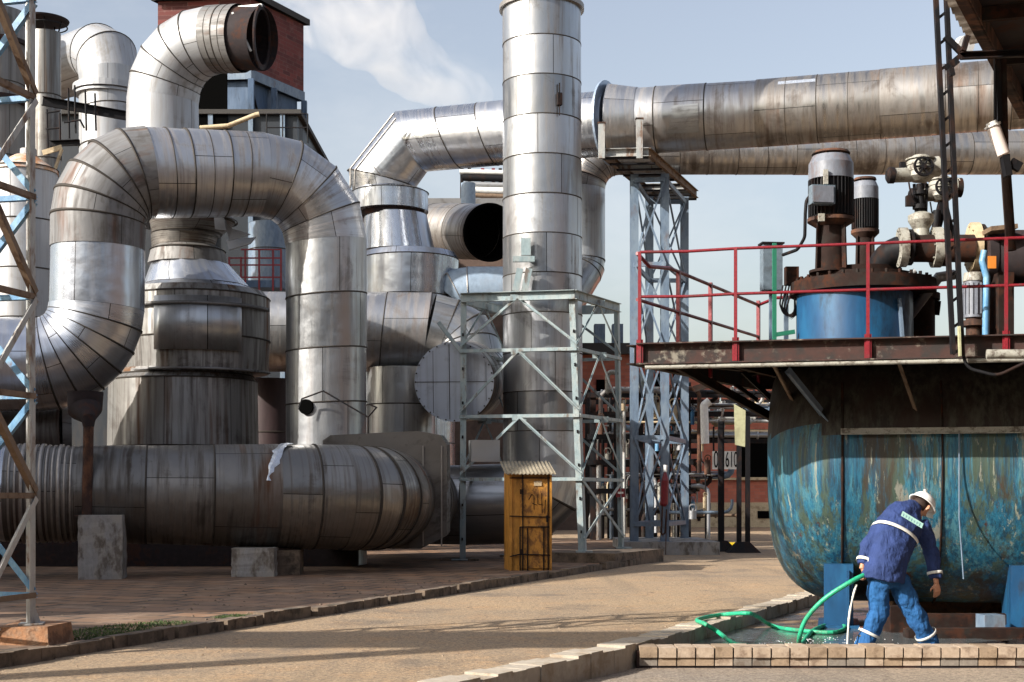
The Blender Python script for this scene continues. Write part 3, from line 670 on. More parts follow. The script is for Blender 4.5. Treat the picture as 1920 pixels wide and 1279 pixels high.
mb = MB(); duct(mb, [P(722, 368, 36.9), gB, gA], [.80, .82, .79], 3, 40, lip=.015, ref=(0, 1, 0), post=pA(1140, 34.9)); build('mitred_bend', mb, [M['alu_shiny'], M['seam']], t)
mb = MB(); duct(mb, [gA, pA(1140, 34.9)], .79, 1.05, 40, pre=gB); build('bright_run', mb, [M['alu_shiny'], M['seam']], t)
mb = MB(); duct(mb, [pA(1140, 34.9), pA(1420, 34.05)], [.80, .78], 1.3, 40, minor=0); build('pipe_run', mb, [M['alu_h'], M['seam']], t)
mb = MB(); duct(mb, [pA(1420, 34.05), pA(2150, 31.6)], .79, 1.35, 40, minor=1, lip=.006, hw=.01); run2 = build('pipe_run', mb, [M['alu_brown'], M['seam']], t, label='brown streaked right hand length of the pipe')
dA = (pA(1420, 34.05) - pA(1140, 34.9)).normalized(); fc = pA(1140, 34.9)
mb = MB(); disc_ring(mb, fc, V((dA.x, dA.y - .22, 0)), .3, 1.02, .05, 44); build('flange', mb, [paint('pale_flange_paint', (.30, .38, .50), (.2, .2, .2), .4, 2, .6, .35, metal=.3)], t)
mb = MB(); duct(mb, [fc + dA * .05, fc + dA * .75], [.93, .80], 3, 40, seams=False); build('flared_collar', mb, [M['alu_h'], M['seam']], t)
mb = MB()   # guard frame on the bend
for o in (-.35,):
    q = [P(657, 352, 35.9), P(657, 316, 35.9), P(738, 213, 35.6)]
    tube(mb, q, .022); tube(mb, [P(664, 356, 35.95), P(666, 318, 35.9), P(742, 222, 35.6)], .022); tube(mb, [P(690, 300, 35.8), P(715, 330, 35.75)], .015)
build('edge_strip', mb, M['seam_l'], t)
mb = MB()   # bright patch and wired plates
cA = pA(1497, 33.8)
dP = (pA(1420, 34.05) - pA(2150, 31.6)).normalized()
def patch(mb, px, Y, t0, t1, half, r=.79, m=0):
    c = pA(px, Y); rows = []
    for s_ in (-1, 1):
        rr = []
        for k in range(9):
            a = math.radians(t0 + (t1 - t0) * k / 8); n_ = V((-dP.y, dP.x, 0)); n_ = n_ if n_.y < 0 else -n_
            rr.append(c + dP * (half * s_) + (n_ * math.cos(a) + V((0, 0, math.sin(a)))) * (r + .022))
        rows.append(mb.add(rr))
    for k in range(8): mb.quad([rows[0] + k, rows[0] + k + 1, rows[1] + k + 1, rows[1] + k], m, [(900.1, .1 + k * .1), (900.1, .2 + k * .1), (900.9, .2 + k * .1), (900.9, .1 + k * .1)], True)
patch(mb, 1498, 33.8, 0, 45, .43)
o = build('repair_patch', mb, [M['foil']], run2)
mb = MB(); patch(mb, 1288, 34.45, -40, 8, .40); build('repair_patch', mb, [M['alu_v']], run2)
mb = MB(); patch(mb, 1630, 33.37, -28, 22, .44); build('repair_patch', mb, [M['alu_brown']], run2)
# pipe B
t = thing('lower_pipeline', tuple(P(1500, 330, 38)), 'second brown pipe running level behind and below the upper pipeline', 'pipeline')
pB = fillet([P(2250, 286, 38), P(1094, 287, 38), P(1094, 500, 38), P(1040, 590, 37.2)], [0, .95, .5, 0], [4, 5, 2, 2])
mb = MB(); ductp(mb, pB, 0, 1, .575, 1.5, 34, minor=1, lip=.006, hw=.01); build('pipe_run', mb, [M['alu_brown'], M['seam']], t)
mb = MB(); ductp(mb, pB, 1, 6, .575, 3, 34); build('elbow', mb, [M['alu_brown'], M['seam']], t)
mb = MB(); ductp(mb, pB, 6, len(pB) - 1, .575, 1.3, 34); build('drop_leg', mb, [M['alu_v'], M['seam']], t)

# ================================================================ STACK
sx, sy = .65, 31.15
t = thing('stack', (sx, sy, .08), 'tall round silver stack clad in ringed panels rising past the top of view', 'stack')
mb = MB(); duct(mb, [(sx, sy, 12.15), (sx + .02, sy, 15.5)], .80, 2, 48, cap1=True); build('top_section', mb, [M['alu_stack'], M['seam']], t)
mb = MB(); duct(mb, [(sx + .03, sy, 2.0), (sx, sy, 12.15)], [.875, .855], .86, 52, jit=.004, lip=.009, hw=.011); sh = build('shaft', mb, [M['alu_stack'], M['seam']], t)
mb = MB(); disc_ring(mb, (sx, sy, 12.12), (0, 0, 1), .6, .93, .10, 44); build('top_flange', mb, M['alu_brown'], t)
fl = fillet([(sx + .03, sy, 2.0), (sx + .03, sy, 1.30), (-1.0, sy + .1, 1.25), (-3.2, sy + .6, 1.25)], [0, .6, 0, 0], 3)
mb = MB(); duct(mb, fl, .88, 1.0, 44); build('base_elbow', mb, [M['alu_stack'], M['seam']], t)
mb = MB(); c = P(1049, 186, 30.32); box(mb, c, (.10, .10, .26), .3); box(mb, c + V((0, -.02, .22)), (.03, .04, .24)); box(mb, c + V((0, -.02, -.25)), (.02, .04, .2)); build('sampling_port', mb, M['steel_dark'], sh)
mb = MB()
for dx in (-.19, .0):
    c = P(984, 520, 30.05) + V((dx + .06, 0, 0)); bar(mb, c + V((-.07, 0, -.30)), c + V((.03, 0, .18)), .14, .12, (1, 0, 0)); 
box(mb, P(982, 486, 30.1), (.46, .10, .12)); box(mb, P(986, 463, 30.15), (.20, .10, .36)); build('support_lug', mb, M['teal'], sh)

# open mouth duct and pale blue duct
t = thing('open_mouth_duct', tuple(P(860, 490, 39)), 'brown round duct with an open black mouth left of the stack', 'duct')
m0, m1, m2 = P(770, 432, 41), P(872, 434, 39.4), P(918, 436, 38.0)
mb = MB(); duct(mb, [m0, m1, m2], [.76, .76, .74], 1.2, 36); build('duct_run', mb, [M['alu_brown'], M['seam']], t)
dv = (m2 - m1).normalized()
mb = MB(); duct(mb, [m2 - dv * .9, m2 + dv * .02], .72, 3, 36, cap0=True, seams=False); disc_ring(mb, m2 + dv * .01, dv, .715, .78, .05, 36); build('mouth', mb, [M['black']], t)
t = thing('pale_blue_duct', tuple(P(900, 560, 36.5)), 'pale blue horizontal duct with a rounded end tucked against the left of the stack', 'duct')
M['paleblue'] = paint('pale_blue_painted_sheet', (.22, .29, .38), (.16, .19, .23), .5, 2, .6, .5)
mb = MB(); duct(mb, [P(846, 560, 36.5), P(856, 548, 36.5), P(878, 546, 36.5), P(1010, 546, 36.5)], [.45, .58, .62, .62], 1.3, 34, cap0=True); build('duct_run', mb, [M['paleblue'], M['seam_l']], t)

# open-ended gooseneck duct (upper left) and the duct behind it
t = thing('gooseneck_duct', (P(305, 0, 33).x, 33, 7), 'silver gooseneck duct bending right to an open blackened mouth high at upper left', 'duct')
g_ = fillet([P(305, 420, 33), P(305, 80, 33), P(452, 72, 32.3)], [0, 1.28, 0], 5)
mb = MB(); ductp(mb, g_, 0, 1, [.86, .81], 1.0, 40, ref=(0, 1, 0)); build('duct_run', mb, [M['alu_white'], M['seam']], t)
mb = MB(); ductp(mb, g_, 1, 6, [.81, .81, .80, .78, .76, .75], 3, 40, lip=.014); build('elbow', mb, [M['alu_white'], M['seam']], t)
mb = MB(); ductp(mb, g_, 6, 7, .75, .4, 40, minor=1, lip=.008); build('end_section', mb, [M['alu_grey'], M['seam']], t)
dv = (g_[-1] - g_[-2]).normalized(); e = g_[-1]
mb = MB(); duct(mb, [e - dv * .25, e + dv * .02, e + dv * .55 + V((0, 0, -.04))], [.66, .70, .70], 3, 36, cap0=True, seams=False); disc_ring(mb, e + dv * .54, dv + V((.0, .25, 0)), .60, .715, .04, 36); build('mouth', mb, [M['soot']], t)
mb = MB(); box(mb, e + dv * .15 + V((-.02, -.52, -.03)), (.05, .05, .95), 0, 0, Matrix.Rotation(-.45, 3, 'Y')); bar(mb, e + V((0, -.3, .60)), e + dv * .6 + V((0, -.3, .62)), .05, .05); build('loose_bar', mb, M['white'], t)
t = thing('hooded_duct', (P(205, 0, 38).x, 38, 8), 'pale grey duct with a collar bending over to the left behind the gooseneck', 'duct')
h_ = fillet([P(206, 480, 38), P(206, 95, 38), P(60, 150, 42)], [0, .75, 0], 2)
mb = MB(); ductp(mb, h_, 0, 1, .80, 1.0, 36); build('duct_run', mb, [M['alu_white'], M['seam']], t)
mb = MB(); ductp(mb, h_, 1, len(h_) - 1, .80, 2.5, 36); build('hood_bend', mb, [M['alu_white'], M['seam']], t)
mb = MB(); disc_ring(mb, P(204, 170, 38), (0, 0, 1), .7, .93, .16, 36); disc_ring(mb, P(204, 180, 38), (0, 0, 1), .7, .88, .06, 36); build('collar', mb, M['alu_white'], t)

# chimney, white vessel, dark vessel at the left edge
t = thing('capped_chimney', (P(85, 0, 35.5).x, 35.5, 4), 'weathered round chimney with a flat black disc cap on rods at upper left', 'chimney')
lathe('shaft', [(86, 420, 28), (86, 300, 28), (86, 62, 27)], 'alu_old', t, 35.5, 1.5, n=24)
mb = MB(); c = P(82, 38, 35.5); duct(mb, [c - V((0, 0, .04)), c, c + V((0, 0, .14))], [.60, .62, .1], 0, 30, seams=False, cap0=True, cap1=True); build('disc_cap', mb, M['soot'], t)
mb = MB()
for k in range(5):
    a = k * 1.256; d = V((math.cos(a), math.sin(a), 0)); tube(mb, [P(86, 66, 35.5) + d * .30, c + d * .45], .02, 6)
disc_ring(mb, P(86, 50, 35.5), (0, 0, 1), .50, .53, .02, 24); build('cap_rods', mb, M['steel_dark'], t)
t = thing('white_pipe', (P(57, 0, 33.5).x, 33.5, 6), 'slim white upright pipe left of the capped chimney', 'pipe')
lathe('pipe_run', [(57, 285, 9), (57, -40, 9)], 'white', t, 33.5, 0, n=16, seams=False); lathe('foot_collar', [(53, 305, 16), (53, 280, 15)], 'alu_white', t, 33.5, 0, n=20, seams=False)
t = thing('white_vessel', (P(45, 0, 33).x, 33, .08), 'big white cylindrical vessel with a rust stained conical top behind the lattice mast', 'vessel')
lathe('shell', [(46, 1020, 60), (46, 600, 60), (46, 326, 60)], M['alu_white'], t, 33, 1.3)
M['conerust'] = paint('rust_stained_cone', (.60, .55, .50), (.34, .13, .05), .95, 1.1, 1, .7, (.45, .24, .12), thr=.50)
lathe('cone_top', [(46, 326, 62), (46, 318, 60), (48, 292, 20)], M['conerust'], t, 33, 0)
t = thing('brown_vessel', (P(0, 0, 38).x, 38, .08), 'dull brown tower vessel at the far left edge behind the mast', 'vessel')
lathe('shell', [(-6, 980, 52), (-6, 25, 52)], 'alu_grey', t, 38, 2.0)
mb = MB(); disc_ring(mb, P(-6, 195, 38), (0, 0, 1), .7, .95, .16, 30); build('ring_flange', mb, M['soot'], t)
mb = MB(); disc_ring(mb, P(-6, 84, 38), (0, 0, 1), .7, .85, .1, 30); build('ring_flange', mb, M['soot'], t)

# service walkway behind the arch duct
t = thing('walkway', tuple(P(160, 260, 34.4)), 'dark steel walkway with thin rails crossing below the hooded duct', 'walkway')
mb = MB(); channel(mb, P(80, 190, 34.4), P(260, 222, 34.9), .22, .08); channel(mb, P(95, 270, 34.2), P(150, 268, 34.2), .14, .08); build('deck_beam', mb, M['steel_dark'], t)
for (px, py0, py1) in ((88, 205, 290), (112, 212, 300), (128, 165, 260), (140, 160, 250), (160, 170, 245), (178, 175, 245)):
    mb = MB(); tube(mb, [P(px, py0, 34.3), P(px + 2, py1, 34.3)], .024, 6); build('rail_post', mb, M['steel_dark'], t)
for q in ([P(86, 212, 34.3), P(112, 208, 34.3)], [P(86, 242, 34.3), P(112, 240, 34.3)], [P(120, 230, 34.2), P(150, 225, 34.2), P(158, 240, 34.2)]):
    mb = MB(); tube(mb, q, .022, 6); build('rail', mb, M['steel_dark'], t)
mb = MB(); bar(mb, P(80, 287, 33.9), P(116, 276, 33.9), .12, .05); bar(mb, P(116, 280, 33.9), P(103, 318, 33.9), .09, .05); build('strut', mb, M['tan'], t)
# ================================================================ BRICK TOWER BUILDING
c0 = V(((470 - CX) / FPX * 50, 50, 0)); rdir = V((1.45, 2.8, 0)); ldir = V((-3.35, .35, 0))
t = thing('brick_tower', (c0.x, c0.y, 0), 'tall red brick tower house with dark roof edge on blue steel cladding at upper left', 'building')
zt, zb = 18.95, 16.45
pr = c0 + rdir; pl = c0 + ldir; bk = c0 + rdir + ldir
def wallring(mb, z0, z1, ins=0.0, m=0):
    q = [pl, c0, pr, bk]; cen = (c0 + bk) / 2
    q = [p + (cen - p).normalized() * ins for p in q]
    k = mb.add([p + V((0, 0, z0)) for p in q] + [p + V((0, 0, z1)) for p in q])
    for i in range(4):
        j = (i + 1) % 4; mb.quad([k + i, k + j, k + 4 + j, k + 4 + i], m)
    mb.quad([k + 4, k + 5, k + 6, k + 7], m)
mb = MB(); wallring(mb, zb, zt)
M['brickw'] = brickmat('red_brick_tower', (.19, .042, .036), (.075, .020, .02), (.16, .09, .08), 1, .42, .15, -1.09)
build('brick_wall', mb, M['brickw'], t)
mb = MB(); wallring(mb, zt, zt + .22, -.25); rf = build('roof', mb, M['roofdark'], t)
mb = MB(); bar(mb, pl + V((-.3, -.3, zt + .1)), c0 + V((.0, -.32, zt + .1)), .16, .05, (0, 0, 1)); build('fascia', mb, M['alu_white'], rf)
mb = MB(); wallring(mb, 0, zb - .35, .25); build('clad_wall', mb, M['bluedeep'], t)
mb = MB(); wallring(mb, zb - .35, zb, -.05); build('ledge', mb, M['bluegrey'], t)
for f in (0, .42, 1):
    p = c0.lerp(pr, f) + V((.03, -.06, 0)); mb = MB(); bar(mb, p, p + V((0, 0, zb - .36)), .20, .20, (1, 0, 0)); build('post', mb, M['bluedeep'], t)
for f0, z0, f1, z1 in ((0, 13.1, .42, 14.7), (.42, 12.6, .95, 15.6), (.05, 15.6, .42, 13.0)):
    mb = MB(); bar(mb, c0.lerp(pr, f0) + V((0, -.1, z0)), c0.lerp(pr, f1) + V((0, -.1, z1)), .10, .08); build('brace', mb, M['steel_dark'], t)
# blue clad lower wing, seen through the arch
t = thing('blue_shed', (-11, 47.5, 0), 'blue sheet clad plant building behind the scrubber vessel', 'building')
mb = MB(); boxb(mb, -19.5, -7.25, 48.0, 58, 0, 14.3); build('clad_wall', mb, paint('dark_blue_cladding', (.008, .013, .021), (.02, .015, .012), .6, 1, .3), t)
mb = MB(); boxb(mb, -11.3, -9.6, 47.9, 48.0, 13.2, 16.2); build('door_recess', mb, M['black'], t)
mb = MB(); boxb(mb, -19.8, -7.1, 47.8, 58.2, 14.3, 14.45); build('roof', mb, M['roofdark'], t)
mb = MB()
for px in (395, 470, 530): bar(mb, P(px, 0, 47.9) * 1 + V((0, 0, -P(px, 0, 47.9).z)), V((P(px, 0, 47.9).x, 47.9, 14.3)), .16, .1, (1, 0, 0))
build('wall_rib', mb, M['bluegrey'], t)
def railing(name, pts, hts, mat, label, r=.022, cat='railing', group=None):
    """pts: base points; one post at each; rails at the given heights"""
    t = thing(name, tuple(pts[0]), label, cat, group)
    for p in pts:
        mb = MB(); tube(mb, [p, p + V((0, 0, hts[-1]))], r, 8); build('rail_post', mb, M[mat], t)
    for h in hts:
        mb = MB(); tube(mb, [p + V((0, 0, h)) for p in pts], r * .9, 8); build('rail', mb, M[mat], t)
    return t
railing('railing', [P(px, 268, 46.5) for px in (500, 530, 577)], (.5, .95), 'steel_dark', 'thin dark railing in front of the blue cladding beside the tower house')
mb = MB(); tube(mb, [P(375, 240, 44), P(428, 236, 44), P(480, 215, 44), P(486, 214, 44)], .075, 10)
build('brown_pipe', mb, M['tan'], origin=tuple(P(428, 236, 44)), label='bent tan pipe crossing the dark bay below the gooseneck mouth', cat='pipe')
# red stair cage seen through the arch
t = thing('stair_landing', tuple(P(480, 545, 40)), 'red railed stair landing against the blue cladding seen under the arched duct', 'stair')
for px in (430, 452, 460, 486, 512, 527):
    mb = MB(); bar(mb, P(px, 545, 40), P(px, 468 if px > 455 else 482, 40), .05, .05); build('rail_post', mb, M['red'], t)
for py in (468, 484, 497, 520):
    mb = MB(); bar(mb, P(430 if py > 480 else 452, py, 40), P(528, py, 40), .04, .04); build('rail', mb, M['red'], t)
mb = MB(); box(mb, P(480, 538, 40.6), (1.7, 1.2, .2)); build('landing', mb, M['bluedeep'], t)
mb = MB(); duct(mb, [P(505, 560, 43), P(505, 470, 43), P(505, 420, 43)], .62, 1.4, 24, cap1=True)
build('blue_tank', mb, [M['bluegrey'], M['seam']], origin=tuple(P(505, 560, 43)), label='upright blue grey tank behind the red stair landing', cat='tank')

# ================================================================ BUILDINGS BEHIND
t = thing('dark_plant_building', (-3, 60, 0), 'low dark brown plant building with flat roof behind the open mouth duct', 'building')
mb = MB(); boxb(mb, -9.6, 2.9, 60, 74, 0, 13.6); 
M['darkwall'] = paint('dark_brown_wall', (.10, .065, .05), (.045, .035, .03), .8, .8, 1, .85)
build('wall', mb, M['darkwall'], t)
mb = MB(); boxb(mb, -9.8, 3.0, 59.7, 74, 13.6, 13.95); build('roof', mb, M['alu_grey'], t)
t = thing('roof_pipe_rack', (-2, 61, 13.9), 'small rack of red, white and dark pipes on the roof left of the stack', 'pipe rack')
for px in (866, 880, 905, 925, 938):
    mb = MB(); bar(mb, P(px, 388, 61), P(px, 316, 61), .14, .14, (1, 0, 0)); build('post', mb, M['red' if px in (905, 925) else 'steel_dark'], t)
for k, py in enumerate((322, 333, 345, 356, 366, 378)):
    mb = MB(); tube(mb, [P(862 + 5 * k, py, 60.5), P(945, py + 2, 60.5)], .11 + .04 * (k % 2), 8); build('pipe', mb, M[('white', 'steel_dark', 'alu_white', 'white', 'brownpaint', 'alu_white')[k]], t)
mb = MB(); tube(mb, [P(878, 388, 58), P(878, 344, 58)], .30, 14); build('vent_pipe', mb, M['paleblue'], t)

t = thing('brick_building', (10, 66, 0), 'long red brick building with dark roofline behind the pipe rack and the blue tank', 'building')
Yb = 66
mb = MB(); boxb(mb, -1, 34, Yb, Yb + 14, .0, 8.0); build('wall', mb, M['brick2'], t)
mb = MB(); boxb(mb, -1.3, 34.3, Yb - .5, Yb + 14.4, 8.0, 8.5); rf = build('roof', mb, M['roofdark'], t)
mb = MB(); boxb(mb, -1, 34, Yb - .06, Yb, .0, 1.15); build('plinth', mb, M['tan'], t)
for px in (1126, 1160): 
    mb = MB(); boxb(mb, P(px, 0, Yb).x - .25, P(px, 0, Yb).x + .25, Yb + .5, Yb + 1.2, 8.4, 9.5); build('chimney', mb, M['bluegrey'], rf)
for px0, px1, py0, py1 in ((1118, 1134, 712, 742), (1262, 1276, 690, 735), (1390, 1470, 805, 895), (1228, 1250, 700, 735)):
    a, b = P(px0, py0, Yb), P(px1, py1, Yb)
    mb = MB(); boxb(mb, a.x, b.x, Yb - .07, Yb + .05, b.z, a.z); wo = build('window', mb, M['black'], t)
    mb = MB(); boxb(mb, a.x - .12, b.x + .12, Yb - .16, Yb - .075, b.z - .14, b.z); build('sill', mb, M['tan'], wo)
for py0, py1 in ((806, 812), (758, 764), (896, 900)):
    a, b = P(1300, py0, Yb), P(1600, py1, Yb); mb = MB(); boxb(mb, a.x, b.x, Yb - .18, Yb - .065, b.z, a.z); build('string_course', mb, M['tan'], t)
a, b = P(1420, 958, Yb), P(1445, 972, Yb); mb = MB(); boxb(mb, a.x, b.x, Yb - .1, Yb - .065, b.z, a.z); build('vent', mb, M['black'], t)
# sign
Ys = 42.2
t = thing('number_sign', tuple(P(1352, 880, Ys)), 'white sign with large black digits hanging in front of the brick building', 'sign')
mb = MB(); a, b = P(1336, 846, Ys), P(1349, 880, Ys); boxb(mb, a.x, b.x, Ys, Ys + .05, b.z, a.z); pn1 = build('panel', mb, M['white'], t)
mb = MB(); a, b = P(1357, 846, Ys), P(1386, 880, Ys); boxb(mb, a.x, b.x, Ys, Ys + .05, b.z, a.z); pn2 = build('panel', mb, M['white'], t)
def text(s, p, size, mat, parent, name='lettering', R=None, ext=.004, sx=1.0):
    cu = bpy.data.curves.new(name, 'FONT'); cu.body = s; cu.size = size; cu.extrude = ext; cu.align_x = 'CENTER'; cu.align_y = 'CENTER'
    tmp = bpy.data.objects.new('tmp', cu); col.objects.link(tmp)
    dg = bpy.context.evaluated_depsgraph_get(); me = bpy.data.meshes.new_from_object(tmp.evaluated_get(dg))
    bpy.data.objects.remove(tmp)
    R = R or Matrix.Rotation(math.radians(90), 3, 'X'); r = parent
    while r.parent: r = r.parent
    for v in me.vertices: v.co = R @ V((v.co.x * sx, v.co.y, v.co.z)) + V(p) - r.location
    me.materials.clear(); me.materials.append(mat); o = bpy.data.objects.new(name, me); col.objects.link(o); o.parent = parent; return o
text('0', P(1342.5, 863, Ys) + V((0, -.01, 0)), .72, M['steel_dark'], pn1, sx=.42); text('610', P(1371.5, 863, Ys) + V((0, -.01, 0)), .66, M['steel_dark'], pn2, sx=.38)
for px in (1338, 1383):
    mb = MB(); bar(mb, P(px, 846, Ys + .1), P(px, 800, Ys + .1), .05, .05); build('hanger', mb, M['steel_dark'], t)

# ================================================================ PIPE RACK CLUTTER
t = thing('pipe_rack', (6.6, 46, 0), 'crowded pipe rack of many thin coloured pipes and valves behind the steel towers', 'pipe rack')
rr = random.Random(11)
mats = ['alu_grey', 'steel_dark', 'brownpaint', 'soot', 'soot', 'bluegrey', 'offwhite', 'rustdark', 'rust', 'alu_dark', 'steel_dark', 'alu_white', 'tan', 'teal', 'offwhite', 'alu_v']
for k in range(5):
    x = P(1110 + k * 44, 0, 45).x
    for Y in (44.5, 47.5):
        mb = MB(); bar(mb, (x, Y, 0), (x, Y, rr.choice((4.2, 4.6, 5.0))), .18, .18, (1, 0, 0)); build('column', mb, M['steel_dark'], t)
for k, z in enumerate((1.6, 2.5, 3.3, 4.0, 4.6)):
    for Y in (44.4, 47.6):
        mb = MB(); bar(mb, (P(1100, 0, 45).x, Y, z), (P(1300 if z < 3.2 else 1470, 0, 45).x, Y, z), .16, .12, (0, 0, 1)); build('beam', mb, M['steel_dark'], t)
for k in range(84):
    z = rr.choice((.9, 1.7, 2.1, 2.6, 2.9, 3.4, 3.7, 4.1, 4.3, 4.7)) + rr.uniform(-.08, .12); Y = rr.uniform(43.6, 48); r = rr.choice((.025, .035, .05, .07, .10)) 
    x0 = rr.uniform(2.4, 7.5); x1 = x0 + rr.uniform(.5, 3.2); x1 = min(x1, 9.0)
    if x0 > 5.6 and z < 2.9: x0 -= 3; x1 -= 3
    pts = [V((x0, Y, z)), V((x1, Y, z))]
    if rr.random() < .8: pts.append(V((x1, Y, max(.1, z + (rr.choice((-1.8, .7, -.9, .4, -2.6)) if x1 < 6.2 else .4)))))
    if rr.random() < .4 and x0 < 6: pts.insert(0, V((x0, Y, max(.1, z - rr.uniform(.5, 1.5)))))
    mb = MB(); duct(mb, fillet(pts, .25, 3), r, 0, 9, seams=False, cap0=True, cap1=True, jit=0)
    for q in range(2):
        xx = rr.uniform(x0, x1); disc_ring(mb, (xx, Y, z), (1, 0, 0), r * .9, r * 1.7, .05, 10)
    build('pipe', mb, M[rr.choice(mats)], t)
for k in range(40):
    x = rr.uniform(2.5, 6.0); Y = rr.uniform(43.2, 47); z = rr.uniform(.3, 4.2); mb = MB(); h = rr.uniform(.2, .5); r = rr.uniform(.06, .16)
    cyl(mb, (x, Y, z), (x, Y, z + h), r, 10); disc_ring(mb, (x, Y - .05, z + h + .08), (0, 1, .2), r * .8, r * 1.1, .03, 12); box(mb, (x, Y, z + h + .02), (.05, .05, .16))
    build('valve', mb, M[rr.choice(['white', 'skyblue', 'tan', 'alu_white', 'castiron', 'bluebright', 'steel_dark', 'rust'])], t)
for k in range(18):
    x = rr.uniform(2.4, 6.0); Y = rr.uniform(43.4, 48); mb = MB(); tube(mb, [V((x, Y, 0)), V((x, Y, rr.uniform(1.5, 4.9)))], rr.choice((.03, .05, .08)), 8); build('riser_pipe', mb, M[rr.choice(mats)], t)
mb = MB(); duct(mb, fillet([P(1139, 735, 40), P(1139, 698, 40), P(1158, 698, 40), P(1158, 735, 40)], [0, .12, .12, 0], 4), .07, 0, 10, seams=False, jit=0)
build('loop_pipe', mb, M['castiron'], origin=tuple(P(1139, 735, 40)), label='pale hairpin pipe loop between the legs of the green steel frame', cat='pipe')
for px, py, w_, h_, lab in ((1203, 705, 19, 26, 'small pale green pointed hopper hanging between the tower legs, left of the two'), (1275, 702, 30, 34, 'larger blue grey pointed hopper beside the tower legs, right of the two')):
    c = P(px, py, 41); mb = MB(); s = S(w_, 41) / 2; hh = S(h_, 41)
    k = mb.add([c + V((sx_ * s, sy_ * s, -hh / 2)) for sx_, sy_ in ((-1, -1), (1, -1), (1, 1), (-1, 1))] + [c + V((sx_ * s, sy_ * s, -hh * .35)) for sx_, sy_ in ((-1, -1), (1, -1), (1, 1), (-1, 1))] + [c + V((0, 0, hh / 2))])
    for i in range(4): mb.quad([k + i, k + (i + 1) % 4, k + 4 + (i + 1) % 4, k + 4 + i]); mb.quad([k + 4 + i, k + 4 + (i + 1) % 4, k + 8])
    mb.quad([k + 3, k + 2, k + 1, k]); tube(mb, [c - V((0, 0, hh / 2)), c - V((0, 0, hh * .9))], .08, 8)
    build('hopper', mb, M['teal' if w_ == 19 else 'bluegrey'], origin=tuple(c), label=lab, cat='hopper')
# white standpipe, dark posts, olive plate
mb = MB(); tube(mb, fillet([P(1322, 832, 40), P(1320, 760, 40), P(1330, 752, 40)], [0, .1, 0], 3), .115, 14); build('white_standpipe', mb, M['white'], origin=tuple(P(1322, 832, 40)), label='short thick white standpipe right of the tall blue grey tower', cat='pipe')
for i, (px, Y, top, lab) in enumerate(((1352, 37.2, 790, 'dark steel post with splayed foot below the platform, left of the two'), (1393, 36.4, 780, 'dark steel double post with splayed foot behind the tank edge, right of the two'))):
    g0 = V((P(px, 0, Y).x, Y, 0)); t = thing('steel_post', tuple(g0), lab, 'post', 'dark posts with splayed feet')
    mb = MB()
    for dx in ((0,) if i == 0 else (-.10, .12)): bar(mb, g0 + V((dx, 0, .05)), V((g0.x + dx, Y, z_of(top, Y))), .15 if i == 0 else .11, .14, (1, 0, 0))
    build('shaft', mb, M['steel_dark'], t)
    mb = MB(); k = mb.add([g0 + V((a, b, 0)) for a, b in ((-.42, -.3), (.42, -.3), (.42, .3), (-.42, .3))] + [g0 + V((a, b, .28)) for a, b in ((-.15, -.14), (.15, -.14), (.15, .14), (-.15, .14))])
    for q in ((0, 1, 5, 4), (1, 2, 6, 5), (2, 3, 7, 6), (3, 0, 4, 7), (4, 5, 6, 7)): mb.quad([k + j for j in q])
    build('foot', mb, M['steel_dark'], t)
M['kerbyellow'] = plain('yellow_marking_paint', (.70, .50, .02), .6)
mb = MB()
for k in range(6):
    x = P(1316 + 13 * k, 0, 40).x; boxb(mb, x, x + .19, 40, 40.2, .0, .14, k % 2)
build('striped_kerb_stone', mb, [M['kerbyellow'], M['bluegrey']], origin=tuple(P(1340, 995, 40)), label='low yellow and blue striped kerb stone behind the dark posts', cat='kerb stone')
mb = MB(); k = mb.add([P(1376, 757, 20.5), P(1398, 770, 20.5), P(1397, 838, 20.5), P(1378, 834, 20.5)] + [P(1376, 757, 20.62), P(1398, 770, 20.62), P(1397, 838, 20.62), P(1378, 834, 20.62)])
for q in ((0, 1, 2, 3), (7, 6, 5, 4), (0, 4, 5, 1), (1, 5, 6, 2), (2, 6, 7, 3), (3, 7, 4, 0)): mb.quad([k + j for j in q])
build('hanging_plate', mb, M['olive'], origin=tuple(P(1387, 800, 20.5)), label='olive sheet metal chute hanging below the platform left of the tank', cat='plate')

# ================================================================ GREEN FRAME TOWER AROUND THE STACK
Amid, Aleft = V((1.50, 29.5, 0)), V((-1.10, 30.0, 0)); sd_ = V((.99, 2.15, 0))
Aright = Amid + sd_; Aback = Aleft + sd_
t = thing('frame_tower', tuple(Amid), 'pale green braced steel frame standing round the foot of the stack', 'steel frame')
ztp = 5.62; tops = {}
for nm, p, zb_, ln in (('m', Amid, .28, (-.20, 0)), ('l', Aleft, .10, (.02, 0)), ('r', Aright, .28, (-.1, 0)), ('b', Aback, .10, (0, 0))):
    top = p + V((ln[0], ln[1], ztp)); bot = p + V((0, 0, zb_)); tops[nm] = (bot, top)
    ua = (Aleft - Amid).normalized() * (1 if nm in 'mr' else -1); ub = sd_.normalized() * (1 if nm in 'ml' else -1)
    mb = MB(); angle(mb, bot, top, .125, .014, ua, ub); bar(mb, bot, bot + V((0, 0, .03)), .34, .34, (1, 0, 0)); lg = build('leg', mb, M['teal'], t)
    for k in range(7):
        mb = MB(); q = bot.lerp(top, .08 + k * .13); box(mb, q + ua * .05 + V((0, -.02, 0)), (.035, .03, .06)); build('bolt', mb, M['steel_dark'], lg)
def at(nm, z): b_, t_ = tops[nm]; return b_.lerp(t_, (z - b_.z) / (t_.z - b_.z))
levs = [ztp, 4.50, 3.12, 1.80]
